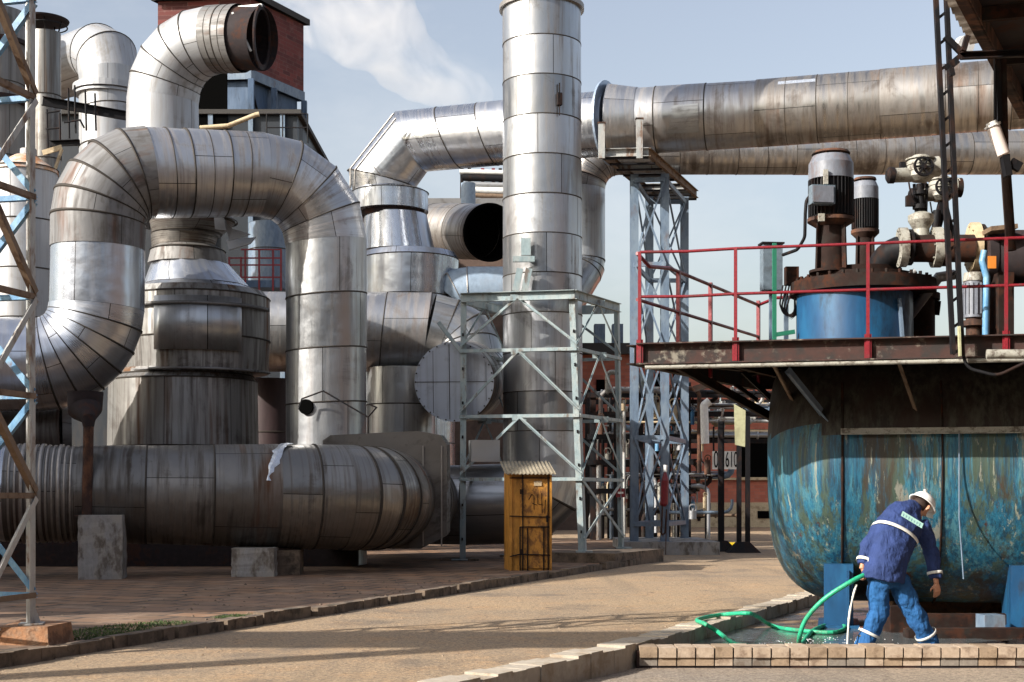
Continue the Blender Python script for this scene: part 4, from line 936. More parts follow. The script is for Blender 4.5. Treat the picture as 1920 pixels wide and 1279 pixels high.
for a, b in (('l', 'm'), ('m', 'r'), ('r', 'b'), ('b', 'l')):
    nrm = V((0, -.03, 0)) if a in 'lm' else V((0, .03, 0))
    for i, z in enumerate(levs):
        mb = MB(); w_ = .19 if i == 0 else .07
        if i == 0: channel(mb, at(a, z) + nrm, at(b, z) + nrm, w_, .09, side=(0, -1 if a in 'lm' else 1, 0)); box(mb, (at(a, z) + at(b, z)) / 2 + V((0, 0, .11)), (.02, .02, .02))
        else: bar(mb, at(a, z) + nrm, at(b, z) + nrm, w_, .07, (0, 0, 1))
        build('beam', mb, M['teal'], t)
    for i in range(3):
        zt_, zb_ = levs[i], levs[i + 1]; mid = (at(a, zt_) + at(b, zt_)) / 2 + nrm * 2
        for e_ in (a, b):
            mb = MB(); angle(mb, mid + V((0, 0, -.05)), at(e_, zb_ + .08) + nrm * 2, .058, .009, (0, 0, 1), (0, -1, 0)); build('brace', mb, M['teal'], t)
        mb = MB(); box(mb, mid + V((0, .01, -.03)), (.30, .015, .13)); build('gusset_plate', mb, M['teal'], t)
    mb = MB()
    if a == 'm': bar(mb, at('r', 1.8) + nrm, at('m', .55) + nrm, .07, .02); bar(mb, at('m', 1.8) + nrm * 2, at('r', .55) + nrm * 2, .07, .02); build('brace', mb, M['teal'], t)
mb = MB()   # brace starting left of the frame
bar(mb, P(822, 604, 29.95), at('l', 4.5), .08, .06); build('brace', mb, M['teal'], t)
M['plcon'] = M['concrete']
mb = MB(); box(mb, (Amid + Aright) / 2 + V((.05, -.1, .13)), (1.5, 2.9, .30), -.45); build('concrete_footing', mb, [M['kerbdark']], origin=tuple(Amid), label='low dark concrete plinth under the right legs of the green frame', cat='footing')
mb = MB(); box(mb, Aleft + V((0, .3, .07)), (.8, .8, .12)); build('concrete_footing', mb, [M['kerbdark']], origin=tuple(Aleft), label='thin concrete pad under the left leg of the green frame', cat='footing')
mb = MB(); bar(mb, at('r', 2.33) + V((0, -.06, 0)), at('r', 2.13) + V((0, -.06, 0)), .17, .03, (1, 0, 0)); mb2 = MB(); z0 = at('r', 1.52)
box(mb2, z0 + V((-.06, -.10, 0)), (.20, .02, .20)); so_ = build('no_entry_sign', mb2, M['red'], origin=tuple(z0), label='small red and white sign on the right leg of the green frame', cat='sign')
mb = MB(); box(mb, z0 + V((-.06, -.115, 0)), (.12, .006, .045)); build('white_bar', mb, M['white'], so_)

# ================================================================ TALL BLUE GREY SUPPORT TOWER
t = thing('support_tower', (3.4, 36.5, .3), 'tall narrow blue grey lattice tower carrying the two overhead pipelines on a small platform', 'steel tower')
cols = {'a': V((3.05, 35.5, 0)), 'b': V((3.80, 35.4, 0)), 'c': V((3.68, 38.1, 0)), 'd': V((4.62, 38.1, 0))}
zT = 9.45
for k, p in cols.items():
    mb = MB(); h = .11
    bar(mb, p + V((0, -h, .3)), p + V((0, -h, zT)), .20, .014, (1, 0, 0)); bar(mb, p + V((0, h, .3)), p + V((0, h, zT)), .20, .014, (1, 0, 0)); bar(mb, p + V((0, 0, .3)), p + V((0, 0, zT)), .014, .20, (1, 0, 0))
    bar(mb, p + V((0, 0, .3)), p + V((0, 0, .33)), .34, .34, (1, 0, 0))
    build('column', mb, M['bluegrey'], t)
tl = [9.3, 7.2, 5.05, 2.9, .75]
for a, b in (('a', 'b'), ('b', 'd'), ('d', 'c'), ('c', 'a')):
    for i, z in enumerate(tl):
        mb = MB(); bar(mb, cols[a] + V((0, -.14, z)), cols[b] + V((0, -.14, z)), .11, .07, (0, 0, 1)); build('beam', mb, M['bluegrey'], t)
        if i < 4:
            z2 = tl[i + 1]; zm = (z + z2) / 2
            for p, q in ((a, b), (b, a)):
                for u_, v_ in ((z, zm), (zm, z2)):
                    mb = MB(); pp, qq = (p, q) if u_ == z else (q, p)
                    if u_ == z: bar(mb, cols[p] + V((0, -.16, u_)), cols[q] + V((0, -.16, z2)), .035, .045); build('brace', mb, M['bluegrey'], t)
# platform head
hx0, hx1 = 2.25, 3.35
f0, f1, r0, r1 = P(1130, 300, 33.95), P(1216, 294, 33.85), P(1225, 352, 38.7), P(1306, 350, 38.6)
zf = 9.62
q0, q1, q2, q3 = [V((p.x, p.y, zf)) for p in (f0, f1, r1, r0)]
for a, b in ((q0, q1), (q1, q2), (q2, q3), (q3, q0), (q0.lerp(q3, .3), q1.lerp(q2, .3)), (q0.lerp(q3, .55), q1.lerp(q2, .55)), (q0.lerp(q3, .8), q1.lerp(q2, .8))):
    mb = MB(); channel(mb, a, b, .20, .10, side=(0, -1, 0)); build('platform_beam', mb, M['brownpaint' if a in (q1, q3) else 'offwhite'], t)
mb = MB(); 
for k in range(9): 
    a = q0.lerp(q3, k / 8); b = q1.lerp(q2, k / 8); bar(mb, a + V((0, 0, -.12)), b + V((0, 0, -.12)), .03, .12, (0, 0, 1))
build('grating', mb, M['steel_dark'], t)
for p, q in ((1128, 232), (1199, 224)):
    b_ = P(p, 300, 33.8); mb = MB(); bar(mb, V((b_.x, 33.8, zf - .15)), V((b_.x, 33.8, z_of(q, 33.8))), .15, .10, (1, 0, 0)); build('stub_post', mb, M['offwhite'], t)
    mb = MB(); box(mb, (b_.x, 33.8, z_of(q, 33.8) + .015), (.19, .13, .03)); build('post_cap', mb, M['rust'], t)
mb = MB(); boxb(mb, 2.75, 5.1, 34.9, 38.9, .0, .32); build('concrete_footing', mb, [M['concrete']], origin=(3.8, 36.8, 0), label='long pale concrete plinth under the blue grey tower', cat='footing')
# extinguisher / red cone hose on the tower
e_ = P(1246, 915, 34.8); t = thing('fire_hose_reel', tuple(P(1246, 960, 34.8)), 'slim red and white cylinder hanging on a column of the blue grey tower', 'extinguisher')
mb = MB(); duct(mb, [P(1245, 950, 34.8), P(1245, 945, 34.8), P(1247, 900, 34.8), P(1247, 885, 34.8)], [.05, .10, .09, .03], 0, 14, seams=False, cap0=True, cap1=True); build('body', mb, M['red'], t)
mb = MB(); tube(mb, [P(1247, 885, 34.8), P(1248, 872, 34.8)], .05, 10); build('neck', mb, M['white'], t)
mb = MB(); tube(mb, fillet([P(1242, 948, 34.75), P(1240, 1000, 34.75), P(1246, 1010, 34.75), P(1250, 955, 34.75)], [0, .1, .1, 0], 3), .02, 7); tube(mb, [P(1250, 955, 34.7), P(1248, 1040, 34.7)], .012, 6); build('hose', mb, M['rust'], t)

# ================================================================ BOOTH
bx, by, rz = .20, 26.45, -.20
R = Matrix.Rotation(.13, 3, 'Z'); bc = V((.29, 26.55, .08))
t = thing('yellow_booth', tuple(bc), 'narrow ochre yellow sheet metal booth with a sloping corrugated roof and black strapping', 'booth')
def L_(x, y, z): return bc + R @ V((x, y, z))
W_, D_, H_ = .39, .40, 1.86
mb = MB(); k = mb.add([L_(x, y, 0) for x, y in ((-W_, -D_), (W_, -D_), (W_, D_), (-W_, D_))] + [L_(-W_, -D_, H_ - .07), L_(W_, -D_, H_ - .07), L_(W_, D_, H_ + .12), L_(-W_, D_, H_ + .12)])
for q in ((0, 1, 5, 4), (1, 2, 6, 5), (2, 3, 7, 6), (3, 0, 4, 7), (4, 5, 6, 7)): mb.quad([k + j for j in q])
wl = build('wall', mb, M['yellow'], t)
mb = MB()
for x in (-W_ + .02, W_ - .02): bar(mb, L_(x, -D_ - .02, 0), L_(x, -D_ - .02, H_ - .10), .04, .04, R @ V((1, 0, 0)))
build('frame', mb, M['yellow'], t)
mb = MB(); box(mb, L_(.06, -D_ - .012, .88), (.50, .02, 1.68), 0, 0, R); dr = build('door', mb, [paint('booth_door', (.48, .22, .035), (.13, .06, .025), .85, 5, .6, .65, thr=.52)], t)
mb = MB(); box(mb, L_(.30, -D_ - .035, .95), (.03, .03, .12), 0, 0, R); build('latch', mb, M['steel_dark'], dr)
for hz in (.35, 1.45):
    mb = MB(); box(mb, L_(-.185, -D_ - .035, hz), (.035, .03, .09), 0, 0, R); build('hinge', mb, M['rustdark'], dr)
mb = MB(); box(mb, L_(.13, -D_ - .03, 1.60), (.14, .015, .09), 0, 0, R); build('notice_plate', mb, M['tan'], dr)
mb = MB(); ys = -D_ - .035
def ln(x0, z0, x1, z1, w_=.022): bar(mb, L_(x0, ys, z0), L_(x1, ys, z1), w_, .02, R @ V((0, 1, 0)))
ln(-.15, 0, -.15, 1.78, .03); ln(.32, 0, .32, 1.78); ln(-W_, 1.0, .36, .98); ln(-.20, .80, .34, .80, .03); ln(-.20, 0, -.20, .80); ln(-.06, 0, -.06, .78); ln(.24, 0, .24, .78); ln(-W_, .26, -.2, .30); ln(-.2, .30, .36, .28); ln(-W_, 1.70, .36, 1.70, .02)
build('strapping', mb, M['steel_dark'], t)
mb = MB()   # dark scrawled strokes on the door
for q in ([(-.04, 1.30), (.02, 1.40), (.06, 1.36), (.06, 1.12)], [(.02, 1.24), (.11, 1.20)], [(.13, 1.40), (.13, 1.22), (.23, 1.20)], [(.20, 1.42), (.21, 1.05)], [(.27, 1.30), (.26, 1.04)]):
    tube(mb, [L_(x, -D_ - .024, z) for x, z in q], .007, 5)
build('paint_scrawl', mb, M['rustdark'], dr)
mb = MB(); N_ = 26; rows = []
for k in range(N_ * 2 + 1):
    x = -W_ - .10 + (2 * W_ + .16) * k / (N_ * 2); zz = .012 * math.sin(k * math.pi / 2)
    rows.append(mb.add([L_(x, -D_ - .14, H_ - .08 + zz), L_(x + .03, D_ + .10, H_ + .17 + zz), L_(x + .03, D_ + .10, H_ + .16 + zz - .004), L_(x, -D_ - .14, H_ - .09 + zz - .004)]))
for k in range(N_ * 2):
    for j in range(4): mb.quad([rows[k] + j, rows[k + 1] + j, rows[k + 1] + (j + 1) % 4, rows[k] + (j + 1) % 4], 0, None, j in (0, 2))
build('roof', mb, M['corr'], t)
# ================================================================ PLATFORM
FLc = V((1.41, 16.0, 0)); fd = V((4.02, -.90, 0)).normalized(); sdir = V((2.04, 3.8, 0)).normalized()
zD = 3.15; zU = 2.93
def front(px):
    k = (px - CX) / FPX  # X = k*Y ; Y = 16 - .224*(X-1.41)
    Y = (16 + .224 * 1.41) / (1 + .224 * k); return V((k * Y, Y, 0))
FR = FLc + fd * 8.5; BL = FLc + sdir * 4.3; BR = FR + sdir * 4.3
t = thing('steel_platform', tuple(FLc + V((0, 0, zU))), 'rusty dark steel platform deck standing out over the blue tank at right', 'platform')
mb = MB(); k = mb.add([p + V((0, 0, z)) for z in (zD - .03, zD) for p in (FLc, FR, BR, BL)])
for q in ((3, 2, 1, 0), (4, 5, 6, 7), (0, 1, 5, 4), (1, 2, 6, 5), (2, 3, 7, 6), (3, 0, 4, 7)): mb.quad([k + j for j in q])
build('deck_plate', mb, M['rustdark'], t)
fn = V((fd.y, -fd.x, 0)) * 1; fn = fn if fn.y < 0 else -fn
mb = MB(); n_ = 40; pr_ = None
channel(mb, FLc + fn * .02 + V((0, 0, (zD + zU) / 2)), FR + fn * .02 + V((0, 0, (zD + zU) / 2)), .24, .09, .014, fn); build('front_beam', mb, M['rustbeam'], t)
mb = MB(); channel(mb, FLc + V((-.03, 0, (zD + zU) / 2)), BL + V((-.03, 0, (zD + zU) / 2)), .22, .09, .014, (-1, 0, 0)); build('side_beam', mb, M['rustdark'], t)
mb = MB(); channel(mb, BL + V((0, 0, 3.04)), BR + V((0, 0, 3.04)), .22, .09); build('back_beam', mb, M['rustdark'], t)
for k in range(9):
    a = FLc + fd * (.6 + k * .9); mb = MB(); bar(mb, a + V((0, 0, 3.05)), a + sdir * 4.2 + V((0, 0, 3.05)), .10, .07, (0, 0, 1)); build('joist', mb, M['rustdark'], t)
for k in range(2):
    a = BL.lerp(FLc, .15 + .3 * k) + V((.3, 0, -.06)); 
mb = MB(); tube(mb, [FLc + fn * .10 + V((.1, 0, zU - .04)), FR + fn * .10 + V((0, 0, zU - .04))], .026, 10); build('edge_conduit', mb, M['castiron'], t)
mb = MB(); tube(mb, fillet([P(1805, 660, 15.0), P(1812, 690, 15.0), P(1870, 705, 14.9), P(1960, 662, 14.8)], [0, .15, .2, 0], 4), .018, 8); build('sagging_cable', mb, M['steel_dark'], t)
mb = MB(); tube(mb, [P(1850, 664, 14.9), P(1990, 664, 14.8)], .05, 12); build('short_pipe', mb, M['castiron'], t)
# braces below the deck
for a, b, mt_, w_ in ((P(1476, 700, 16.6), P(1584, 834, 16.9), 'bluegrey', .09), (P(1448, 684, 16.4), P(1484, 752, 17.2), 'brownpaint', .07), (P(1682, 676, 15.9), P(1714, 768, 16.4), 'brownpaint', .07),
                      (P(1262, 690, 16.6), P(1456, 796, 18.4), 'rustdark', .12), (P(1212, 680, 17.2), P(1440, 700, 19.0), 'rustdark', .10), (P(1300, 735, 19.4), P(1462, 690, 19.2), 'rustdark', .08), (P(1390, 700, 18.6), P(1462, 770, 18.6), 'steel_dark', .08), (P(1330, 690, 18.9), P(1420, 755, 19.2), 'steel_dark', .06)):
    mb = MB(); angle(mb, a, b, w_, .012, (0, 0, 1), (0, -1, 0)); build('brace', mb, M[mt_], t)
M['rail_l'] = M['red']
# red guard railing
t = thing('guard_railing', tuple(FLc + V((0, 0, 3))), 'red steel guard railing with two rails round the edge of the platform', 'railing')
fx = [1201, 1380, 1627, 1885, 2150]
fps = [front(px) + fn * .07 for px in fx]
for i, p in enumerate(fps):
    mb = MB(); bar(mb, p + V((0, 0, 2.94)), p + V((0, 0, 4.18)), .036, .036, fd); bar(mb, p + V((0, 0, 2.94)), p + V((0, 0, 3.2)), .075, .012, fd); build('post', mb, M['red'], t)
for z in (3.68, 4.18):
    mb = MB(); pts = [p + V((0, 0, z)) for p in fps]; pts.insert(1, pts[0].lerp(pts[1], .5) + V((0, 0, -.012))); tube(mb, pts, .017, 8); build('rail', mb, M['red'], t)
sps = [FLc + sdir * s for s in (0, 1.25, 2.35, 4.25)]
for p in sps[1:]:
    mb = MB(); bar(mb, p + V((0, 0, 2.95)), p + V((0, 0, 4.16)), .045, .045, sdir); build('post', mb, M['red'], t)
mb = MB(); pp = sps[0] + V((0, 0, 4.18)); tube(mb, [pp, pp + sdir * .35 + V((0, 0, -.10)), pp + sdir * 1.0 + V((0, 0, -.03)), sps[3] + V((0, 0, 4.10)), sps[3] + V((.25, 0, 4.2)), sps[3] + V((1.3, -.1, 4.22))], .022, 8); build('rail', mb, M['red'], t)
mb = MB(); tube(mb, [p + V((0, 0, 3.66)) for p in sps], .021, 8); build('rail', mb, M['red'], t)

# ================================================================ TANK
u = V((.976, -.22, 0)).normalized(); n = V((u.y, -u.x, 0)); n = n if n.y < 0 else -n
C0 = V((4.24, 18.3, 1.86)); Rk = 1.75
t = thing('storage_tank', (C0.x, C0.y, -.12), 'huge horizontal blue tank with streaked peeling paint and a dished end under the platform', 'tank')
def ringpts(c, r, n_=72): return [c + n * (r * math.cos(2 * math.pi * k / n_)) + V((0, 0, min(1.17, r * math.sin(2 * math.pi * k / n_)))) for k in range(n_)]
def tanksurf(mb, rows, n_=72):
    for a, b in zip(rows[:-1], rows[1:]):
        for k in range(n_):
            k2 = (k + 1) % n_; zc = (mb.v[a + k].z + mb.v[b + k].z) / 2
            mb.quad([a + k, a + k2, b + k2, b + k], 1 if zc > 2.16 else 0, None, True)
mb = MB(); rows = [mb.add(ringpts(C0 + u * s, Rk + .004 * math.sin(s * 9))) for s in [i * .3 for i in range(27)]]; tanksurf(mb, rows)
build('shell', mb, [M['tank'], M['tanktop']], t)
mb = MB(); rows = []
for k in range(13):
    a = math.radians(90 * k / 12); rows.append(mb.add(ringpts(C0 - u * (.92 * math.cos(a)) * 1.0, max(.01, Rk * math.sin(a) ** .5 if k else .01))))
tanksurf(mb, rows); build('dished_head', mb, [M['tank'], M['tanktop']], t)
mb = MB()
zb_ = 2.17; off = math.sqrt(Rk ** 2 - (zb_ - C0.z) ** 2)
a = C0 + n * (off + .02); a.z = zb_; angle(mb, a - u * .02, a + u * 7.5, .07, .012, (0, 0, 1), n); build('angle_rail', mb, M['castiron'], t)
for s in (1.12, 3.4):
    mb = MB(); rp = [C0 + u * s + n * ((Rk + .006) * math.cos(q)) + V((0, 0, (Rk + .006) * math.sin(q))) for q in [math.radians(-88 + 4 * j) for j in range(31)]]
    tube(mb, rp, .014, 6); build('weld_seam', mb, M['rustdark'], t)
mb = MB(); rp = [C0 + n * ((Rk + .004) * math.cos(q)) + V((0, 0, (Rk + .004) * math.sin(q))) for q in [math.radians(-100 + 4 * j) for j in range(34)]]; tube(mb, rp, .018, 6)
build('weld_seam', mb, M['rustdark'], t)
mb = MB(); s = 1.30; p0 = C0 + u * s + n * (Rk + .05); tube(mb, [V((p0.x, p0.y, 2.18)), V((p0.x, p0.y, 1.2)), V((p0.x + .05, p0.y, .5))], .009, 7); build('thin_pipe', mb, M['bluegrey'], t)
for X_, Y_ in ((3.97, 16.75), (6.05, 16.35)):
    mb = MB(); w_ = .34; zz0 = -.12
    box(mb, (X_, Y_ + .55, .26), (w_, .9, .76), math.atan2(u.y, u.x)); box(mb, (X_, Y_ + .55, -.10), (w_ + .14, 1.05, .04), math.atan2(u.y, u.x)); box(mb, (X_, Y_ + .06, .24), (.03, .10, .66), math.atan2(u.y, u.x)); build('saddle_leg', mb, M['bluebright'], t)
mb = MB(); boxb(mb, 5.0, 8.6, 18.6, 18.95, -.12, .16)
build('kerb_beam', mb, M['plinth'], origin=(6, 18.7, -.12), label='sunlit orange brown beam on the ground beyond the tank', cat='beam')
for i, (px, py0, py1, Y, w_, mt_, lab) in enumerate(((1857, 1152, 1200, 16.3, .24, 'bluegrey', 'small blue grey block on the basin floor right of the worker'), (1683, 1136, 1200, 16.4, .26, 'rustdark', 'dark rusty block on the basin floor between the worker legs'))):
    c = P(px, py0, Y); mb = MB(); box(mb, (c.x, Y, (c.z - .12) / 2), (w_, .25, c.z + .12), .1); build('concrete_block', mb, M[mt_], origin=(c.x, Y, -.12), label=lab, cat='block')
for i, (Y, z, lab) in enumerate(((15.6, -.02, 'nearer of two dark timber sleepers lying behind the worker'), (16.9, .03, 'farther of two dark timber sleepers lying behind the worker'))):
    x0 = 4.35; mb = MB(); boxb(mb, x0, 8.4, Y, Y + .22, -.12, z); boxb(mb, x0 + .02, 8.4, Y + .02, Y + .2, z - .01, z + .012); build('timber_sleeper', mb, M['rustdark'], origin=(x0, Y, -.12), label=lab, cat='sleeper', group='timber sleepers behind the worker')

# neck drum, flange
def zc(py, Y): return z_of(py, Y)
dc = P(1602, 0, 17.2); dc = V((dc.x, 17.2, 0))
t = thing('tank_neck', (dc.x, 17.2, zD), 'bright blue drum with a black bolted flange rising through the platform deck', 'tank neck')
mb = MB(); duct(mb, [dc + V((0, 0, 3.155)), dc + V((0, 0, zc(545, 17.2)))], .69, 3, 44, seams=False); build('drum', mb, M['bluebright'], t)
mb = MB(); zf_ = zc(538, 17.2); cyl(mb, dc + V((.10, 0, zf_ - .10)), dc + V((.10, 0, zf_ + .05)), .86, 44)
for k in range(30): a = k * 2 * math.pi / 30; cyl(mb, dc + V((.10 + .79 * math.cos(a), .79 * math.sin(a), zf_ - .09)), dc + V((.10 + .79 * math.cos(a), .79 * math.sin(a), zf_ + .10)), .02, 6)
cyl(mb, dc + V((.06, 0, zf_ + .05)), dc + V((.06, 0, zf_ + .12)), .66, 40); cyl(mb, dc + V((.06, 0, zf_ + .12)), dc + V((.06, 0, zf_ + .2)), .5, 30); build('flange', mb, M['rustdark'], t)
d2 = V((P(1715, 0, 17.5).x, 17.7, 0)); mb = MB(); cyl(mb, d2 + V((0, 0, 2.95)), d2 + V((0, 0, zc(548, 17.5))), .30, 26); cyl(mb, d2 + V((0, 0, zc(560, 17.5))), d2 + V((0, 0, zc(548, 17.5))), .36, 26); tube(mb, [d2 + V((.2, 0, zc(572, 17.5))), d2 + V((.36, -.05, zc(575, 17.5)))], .09, 14); build('side_chamber', mb, M['rustdark'], t)
mb = MB(); bar(mb, P(1692, 640, 16.6), P(1686, 560, 16.6), .09, .03); build('paint_rib', mb, M['bluegrey'], t)

# motors
def motor(name, px, Y, r, ytop, ybody, ymid, ybase, label, jb):
    c = V((P(px, 0, Y).x, Y, 0)); t = thing(name, tuple(c + V((0, 0, zc(ybase, Y)))), label, 'motor')
    def z(q): return zc(q, Y)
    mb = MB(); duct(mb, [c + V((0, 0, z(ymid))), c + V((0, 0, z(ybody)))], r * .88, 0, 30, seams=False, cap0=True, cap1=True, jit=0)
    for k in range(34):
        a = k * 2 * math.pi / 34; d = V((math.cos(a), math.sin(a), 0)); bar(mb, c + d * r * .92 + V((0, 0, z(ymid) + .02)), c + d * r * .92 + V((0, 0, z(ybody) - .02)), r * .2, .008, d)
    build('finned_body', mb, M['motor'], t)
    mb = MB(); duct(mb, [c + V((0, 0, z(ybody) - .02)), c + V((0, 0, z(ybody) + (z(ytop) - z(ybody)) * .55)), c + V((0, 0, z(ytop) - .04))], [r * 1.01, r, r * .82], 0, 30, seams=False, cap1=True, jit=0); build('fan_cowl', mb, M['motorcap'], t)
    mb = MB(); duct(mb, [c + V((0, 0, z(ytop) - .015)), c + V((0, 0, z(ytop) + .012))], [r * .86, r * .80], 0, 30, seams=False, cap0=True, cap1=True, jit=0)
    for k in range(6): a = k * 1.047; cyl(mb, c + V((r * .7 * math.cos(a), r * .7 * math.sin(a), z(ytop) - .06)), c + V((r * .7 * math.cos(a), r * .7 * math.sin(a), z(ytop))), .012, 6)
    build('rain_cap', mb, M['rust'], t)
    mb = MB(); duct(mb, [c + V((0, 0, z(ymid) - .10)), c + V((0, 0, z(ymid) - .04)), c + V((0, 0, z(ymid)))], [r * .70, r * 1.06, r * 1.06], 0, 30, seams=False, cap0=True, cap1=True, jit=0); build('mounting_flange', mb, M['rust'], t)
    mb = MB(); zl, zh = z(ybase), z(ymid) - .08
    duct(mb, [c + V((0, 0, zl)), c + V((0, 0, zl + .03)), c + V((0, 0, zl + .035)), c + V((0, 0, zh))], [r * .98, r * .98, r * .70, r * .66], 0, 26, seams=False, cap0=True, cap1=True, jit=0)
    for k in range(4): a = k * 1.57 + .6; d = V((math.cos(a), math.sin(a), 0)); bar(mb, c + d * r * .8 + V((0, 0, zl)), c + d * r * .72 + V((0, 0, zh)), r * .30, .02, d)
    build('stand', mb, M['rustdark'], t)
    if jb:
        mb = MB(); q = P(1541, 366, Y - r - .04); box(mb, q, (.28, .12, .22), .15); jo = build('junction_box', mb, M['box'], t)
        mb = MB(); box(mb, q + V((0, -.066, 0)), (.25, .02, .19), .15); build('lid', mb, M['motorcap'], jo)
        mb = MB(); box(mb, P(1548, 332, Y - r - .01), (.05, .05, .17)); build('bracket', mb, M['castiron'], t)
        mb = MB(); box(mb, P(1540, 408, Y - r - .01), (.07, .04, .09)); build('bracket', mb, M['castiron'], t)
        mb = MB(); pts = [P(1522, 366, Y - .25), P(1512, 372, Y - .25), P(1510, 400, Y - .25), P(1509, 445, Y - .2), P(1496, 468, Y - .1), P(1468, 478, Y + .2)]; tube(mb, fillet(pts, .12, 4), .020, 8); build('cable', mb, M['steel_dark'], t)
    return t
motor('agitator_motor', 1558, 16.9, .262, 287, 335, 410, 512, 'large dark finned electric motor with pale cowl and grey junction box on a rusty stand', True)
motor('agitator_motor', 1622, 17.9, .165, 336, 372, 432, 520, 'smaller dark finned motor standing behind the large one with no junction box', False)
# valve assembly
t = thing('valve_assembly', tuple(P(1728, 500, 16.7)), 'tall pipe tee topped by a pale grey motorised valve actuator with a handwheel', 'valve')
Y = 16.7
mb = MB(); duct(mb, fillet([P(1645, 530, 17.0), P(1652, 468, 16.9), P(1700, 466, Y)], [0, .34, 0], 6), .155, 0, 24, seams=False, cap0=True, jit=0); build('elbow_pipe', mb, M['steel_dark'], t)
mb = MB(); cyl(mb, P(1700, 466, Y), P(1830, 466, Y - .2), .16, 24); build('pipe', mb, M['rustdark'], t)
dx = V((1, -.06, 0)).normalized()
for px, r, mt_, w_ in ((1692, .23, 'castiron', .09), (1706, .21, 'steel_dark', .04), (1756, .235, 'castiron', .10), (1772, .22, 'rustdark', .06), (1826, .29, 'tan', .09), (1838, .27, 'rustdark', .06)):
    mb = MB(); c = P(px, 464, Y - .05); cyl(mb, c - dx * w_ / 2, c + dx * w_ / 2, r, 28)
    for k in range(8): a = k * .785; _, a1, b1 = axes(dx); q = c + (a1 * math.cos(a) + b1 * math.sin(a)) * r * .85; cyl(mb, q - dx * (w_ / 2 + .02), q + dx * (w_ / 2 + .02), .012, 6)
    build('flange', mb, M[mt_], t)
mb = MB(); duct(mb, [P(1727, 478, Y), P(1727, 430, Y), P(1727, 414, Y), P(1727, 404, Y), P(1727, 398, Y)], [.11, .095, .15, .15, .07], 0, 20, seams=False, cap1=True, jit=0); build('bonnet', mb, M['castiron'], t)
mb = MB(); tube(mb, [P(1727, 400, Y), P(1725, 345, Y)], .045, 10); bar(mb, P(1718, 398, Y), P(1714, 345, Y), .03, .03); bar(mb, P(1736, 398, Y), P(1738, 345, Y), .03, .03); cyl(mb, P(1725, 392, Y), P(1725, 384, Y), .085, 14); cyl(mb, P(1725, 365, Y), P(1725, 358, Y), .08, 14); build('yoke', mb, M['steel_dark'], t)
def actuator(cx, cy, Y, s, label, parent):
    mb = MB(); duct(mb, [P(cx, cy + 22 * s, Y), P(cx, cy + 14 * s, Y), P(cx, cy - 14 * s, Y), P(cx, cy - 26 * s, Y)], [.10 * s, .165 * s, .16 * s, .09 * s], 0, 22, seams=False, cap0=True, cap1=True, jit=0); 
    for k in range(3): cyl(mb, P(cx, cy - 20 * s + 11 * k * s, Y), P(cx, cy - 18 * s + 11 * k * s, Y), .172 * s, 22)
    ab = build('actuator_body', mb, M['castiron'], parent)
    mb = MB(); cyl(mb, P(cx - 18 * s, cy + 10 * s, Y), P(cx - 52 * s, cy + 11 * s, Y - .05), .085 * s, 18); build('actuator_motor', mb, M['castiron'], ab)
    mb = MB(); duct(mb, [P(cx - 50 * s, cy + 11 * s, Y - .05), P(cx - 60 * s, cy + 11 * s, Y - .05), P(cx - 64 * s, cy + 11 * s, Y - .05)], [.095 * s, .095 * s, .06 * s], 0, 18, seams=False, cap0=True, cap1=True, jit=0); build('end_cover', mb, M['steel_dark'], ab)
    mb = MB(); c = P(cx + 6 * s, cy - 6 * s, Y - .20 * s); disc_ring(mb, c, (.1, -1, .15), .095 * s, .12 * s, .025, 22)
    for k in range(3): a = k * 1.047; bar(mb, c + V((math.cos(a), 0, math.sin(a))) * .11 * s, c - V((math.cos(a), 0, math.sin(a))) * .11 * s, .02, .02)
    cyl(mb, c + V((0, -.02, 0)), c + V((0, .1, 0)), .03, 10); build('handwheel', mb, M['steel_dark'], ab)
    mb = MB(); cyl(mb, P(cx + 18 * s, cy - 4 * s, Y), P(cx + 34 * s, cy - 6 * s, Y), .12 * s, 18); cyl(mb, P(cx + 34 * s, cy - 6 * s, Y), P(cx + 38 * s, cy - 6 * s, Y), .10 * s, 18, 0, .06 * s); build('terminal_cover', mb, M['castiron'], ab)
    mb = MB(); box(mb, P(cx - 34 * s, cy - 8 * s, Y), (.06, .06, .07)); build('cable_gland', mb, M['steel_dark'], ab)
    mb = MB(); tube(mb, fillet([P(cx - 22 * s, cy + 24 * s, Y - .1), P(cx - 18 * s, cy + 48 * s, Y - .1), P(cx - 6, cy + 66 * s, Y - .05)], [0, .1, 0], 4), .010, 6); build('cable', mb, M['steel_dark'], ab)
actuator(1726, 318, Y, 1.0, '', t)
mb = MB(); box(mb, P(1706, 377, Y - .02), (.09, .08, .12)); build('limit_switch', mb, M['steel_dark'], t)
t = thing('valve_assembly', tuple(P(1770, 450, 17.6)), 'second pale valve actuator half hidden behind the lattice post', 'valve')
actuator(1765, 356, 17.6, .95, '', t)
mb = MB(); bar(mb, P(1768, 380, 17.6), P(1750, 450, 17.6), .10, .10); bar(mb, P(1772, 380, 17.6), P(1790, 455, 17.6), .05, .05); tube(mb, [P(1757, 395, 17.5), P(1752, 460, 17.5)], .05, 10); build('yoke', mb, M['steel_dark'], t)
mb = MB(); cyl(mb, P(1792, 352, 17.6), P(1802, 352, 17.6), .12, 18); build('end_disc', mb, M['rustdark'], t)
t = thing('heat_exchanger', tuple(P(1880, 545, 16.4)), 'big dark cylindrical vessel lying behind the railing at the right edge', 'vessel')
mb = MB(); duct(mb, [P(1840, 482, 16.6), P(1856, 482, 16.6), P(1858, 482, 16.6), P(2080, 482, 16.2)], [.34, .34, .31, .31], 0, 34, seams=False, cap0=True, cap1=True, jit=0); build('shell', mb, M['soot'], t)
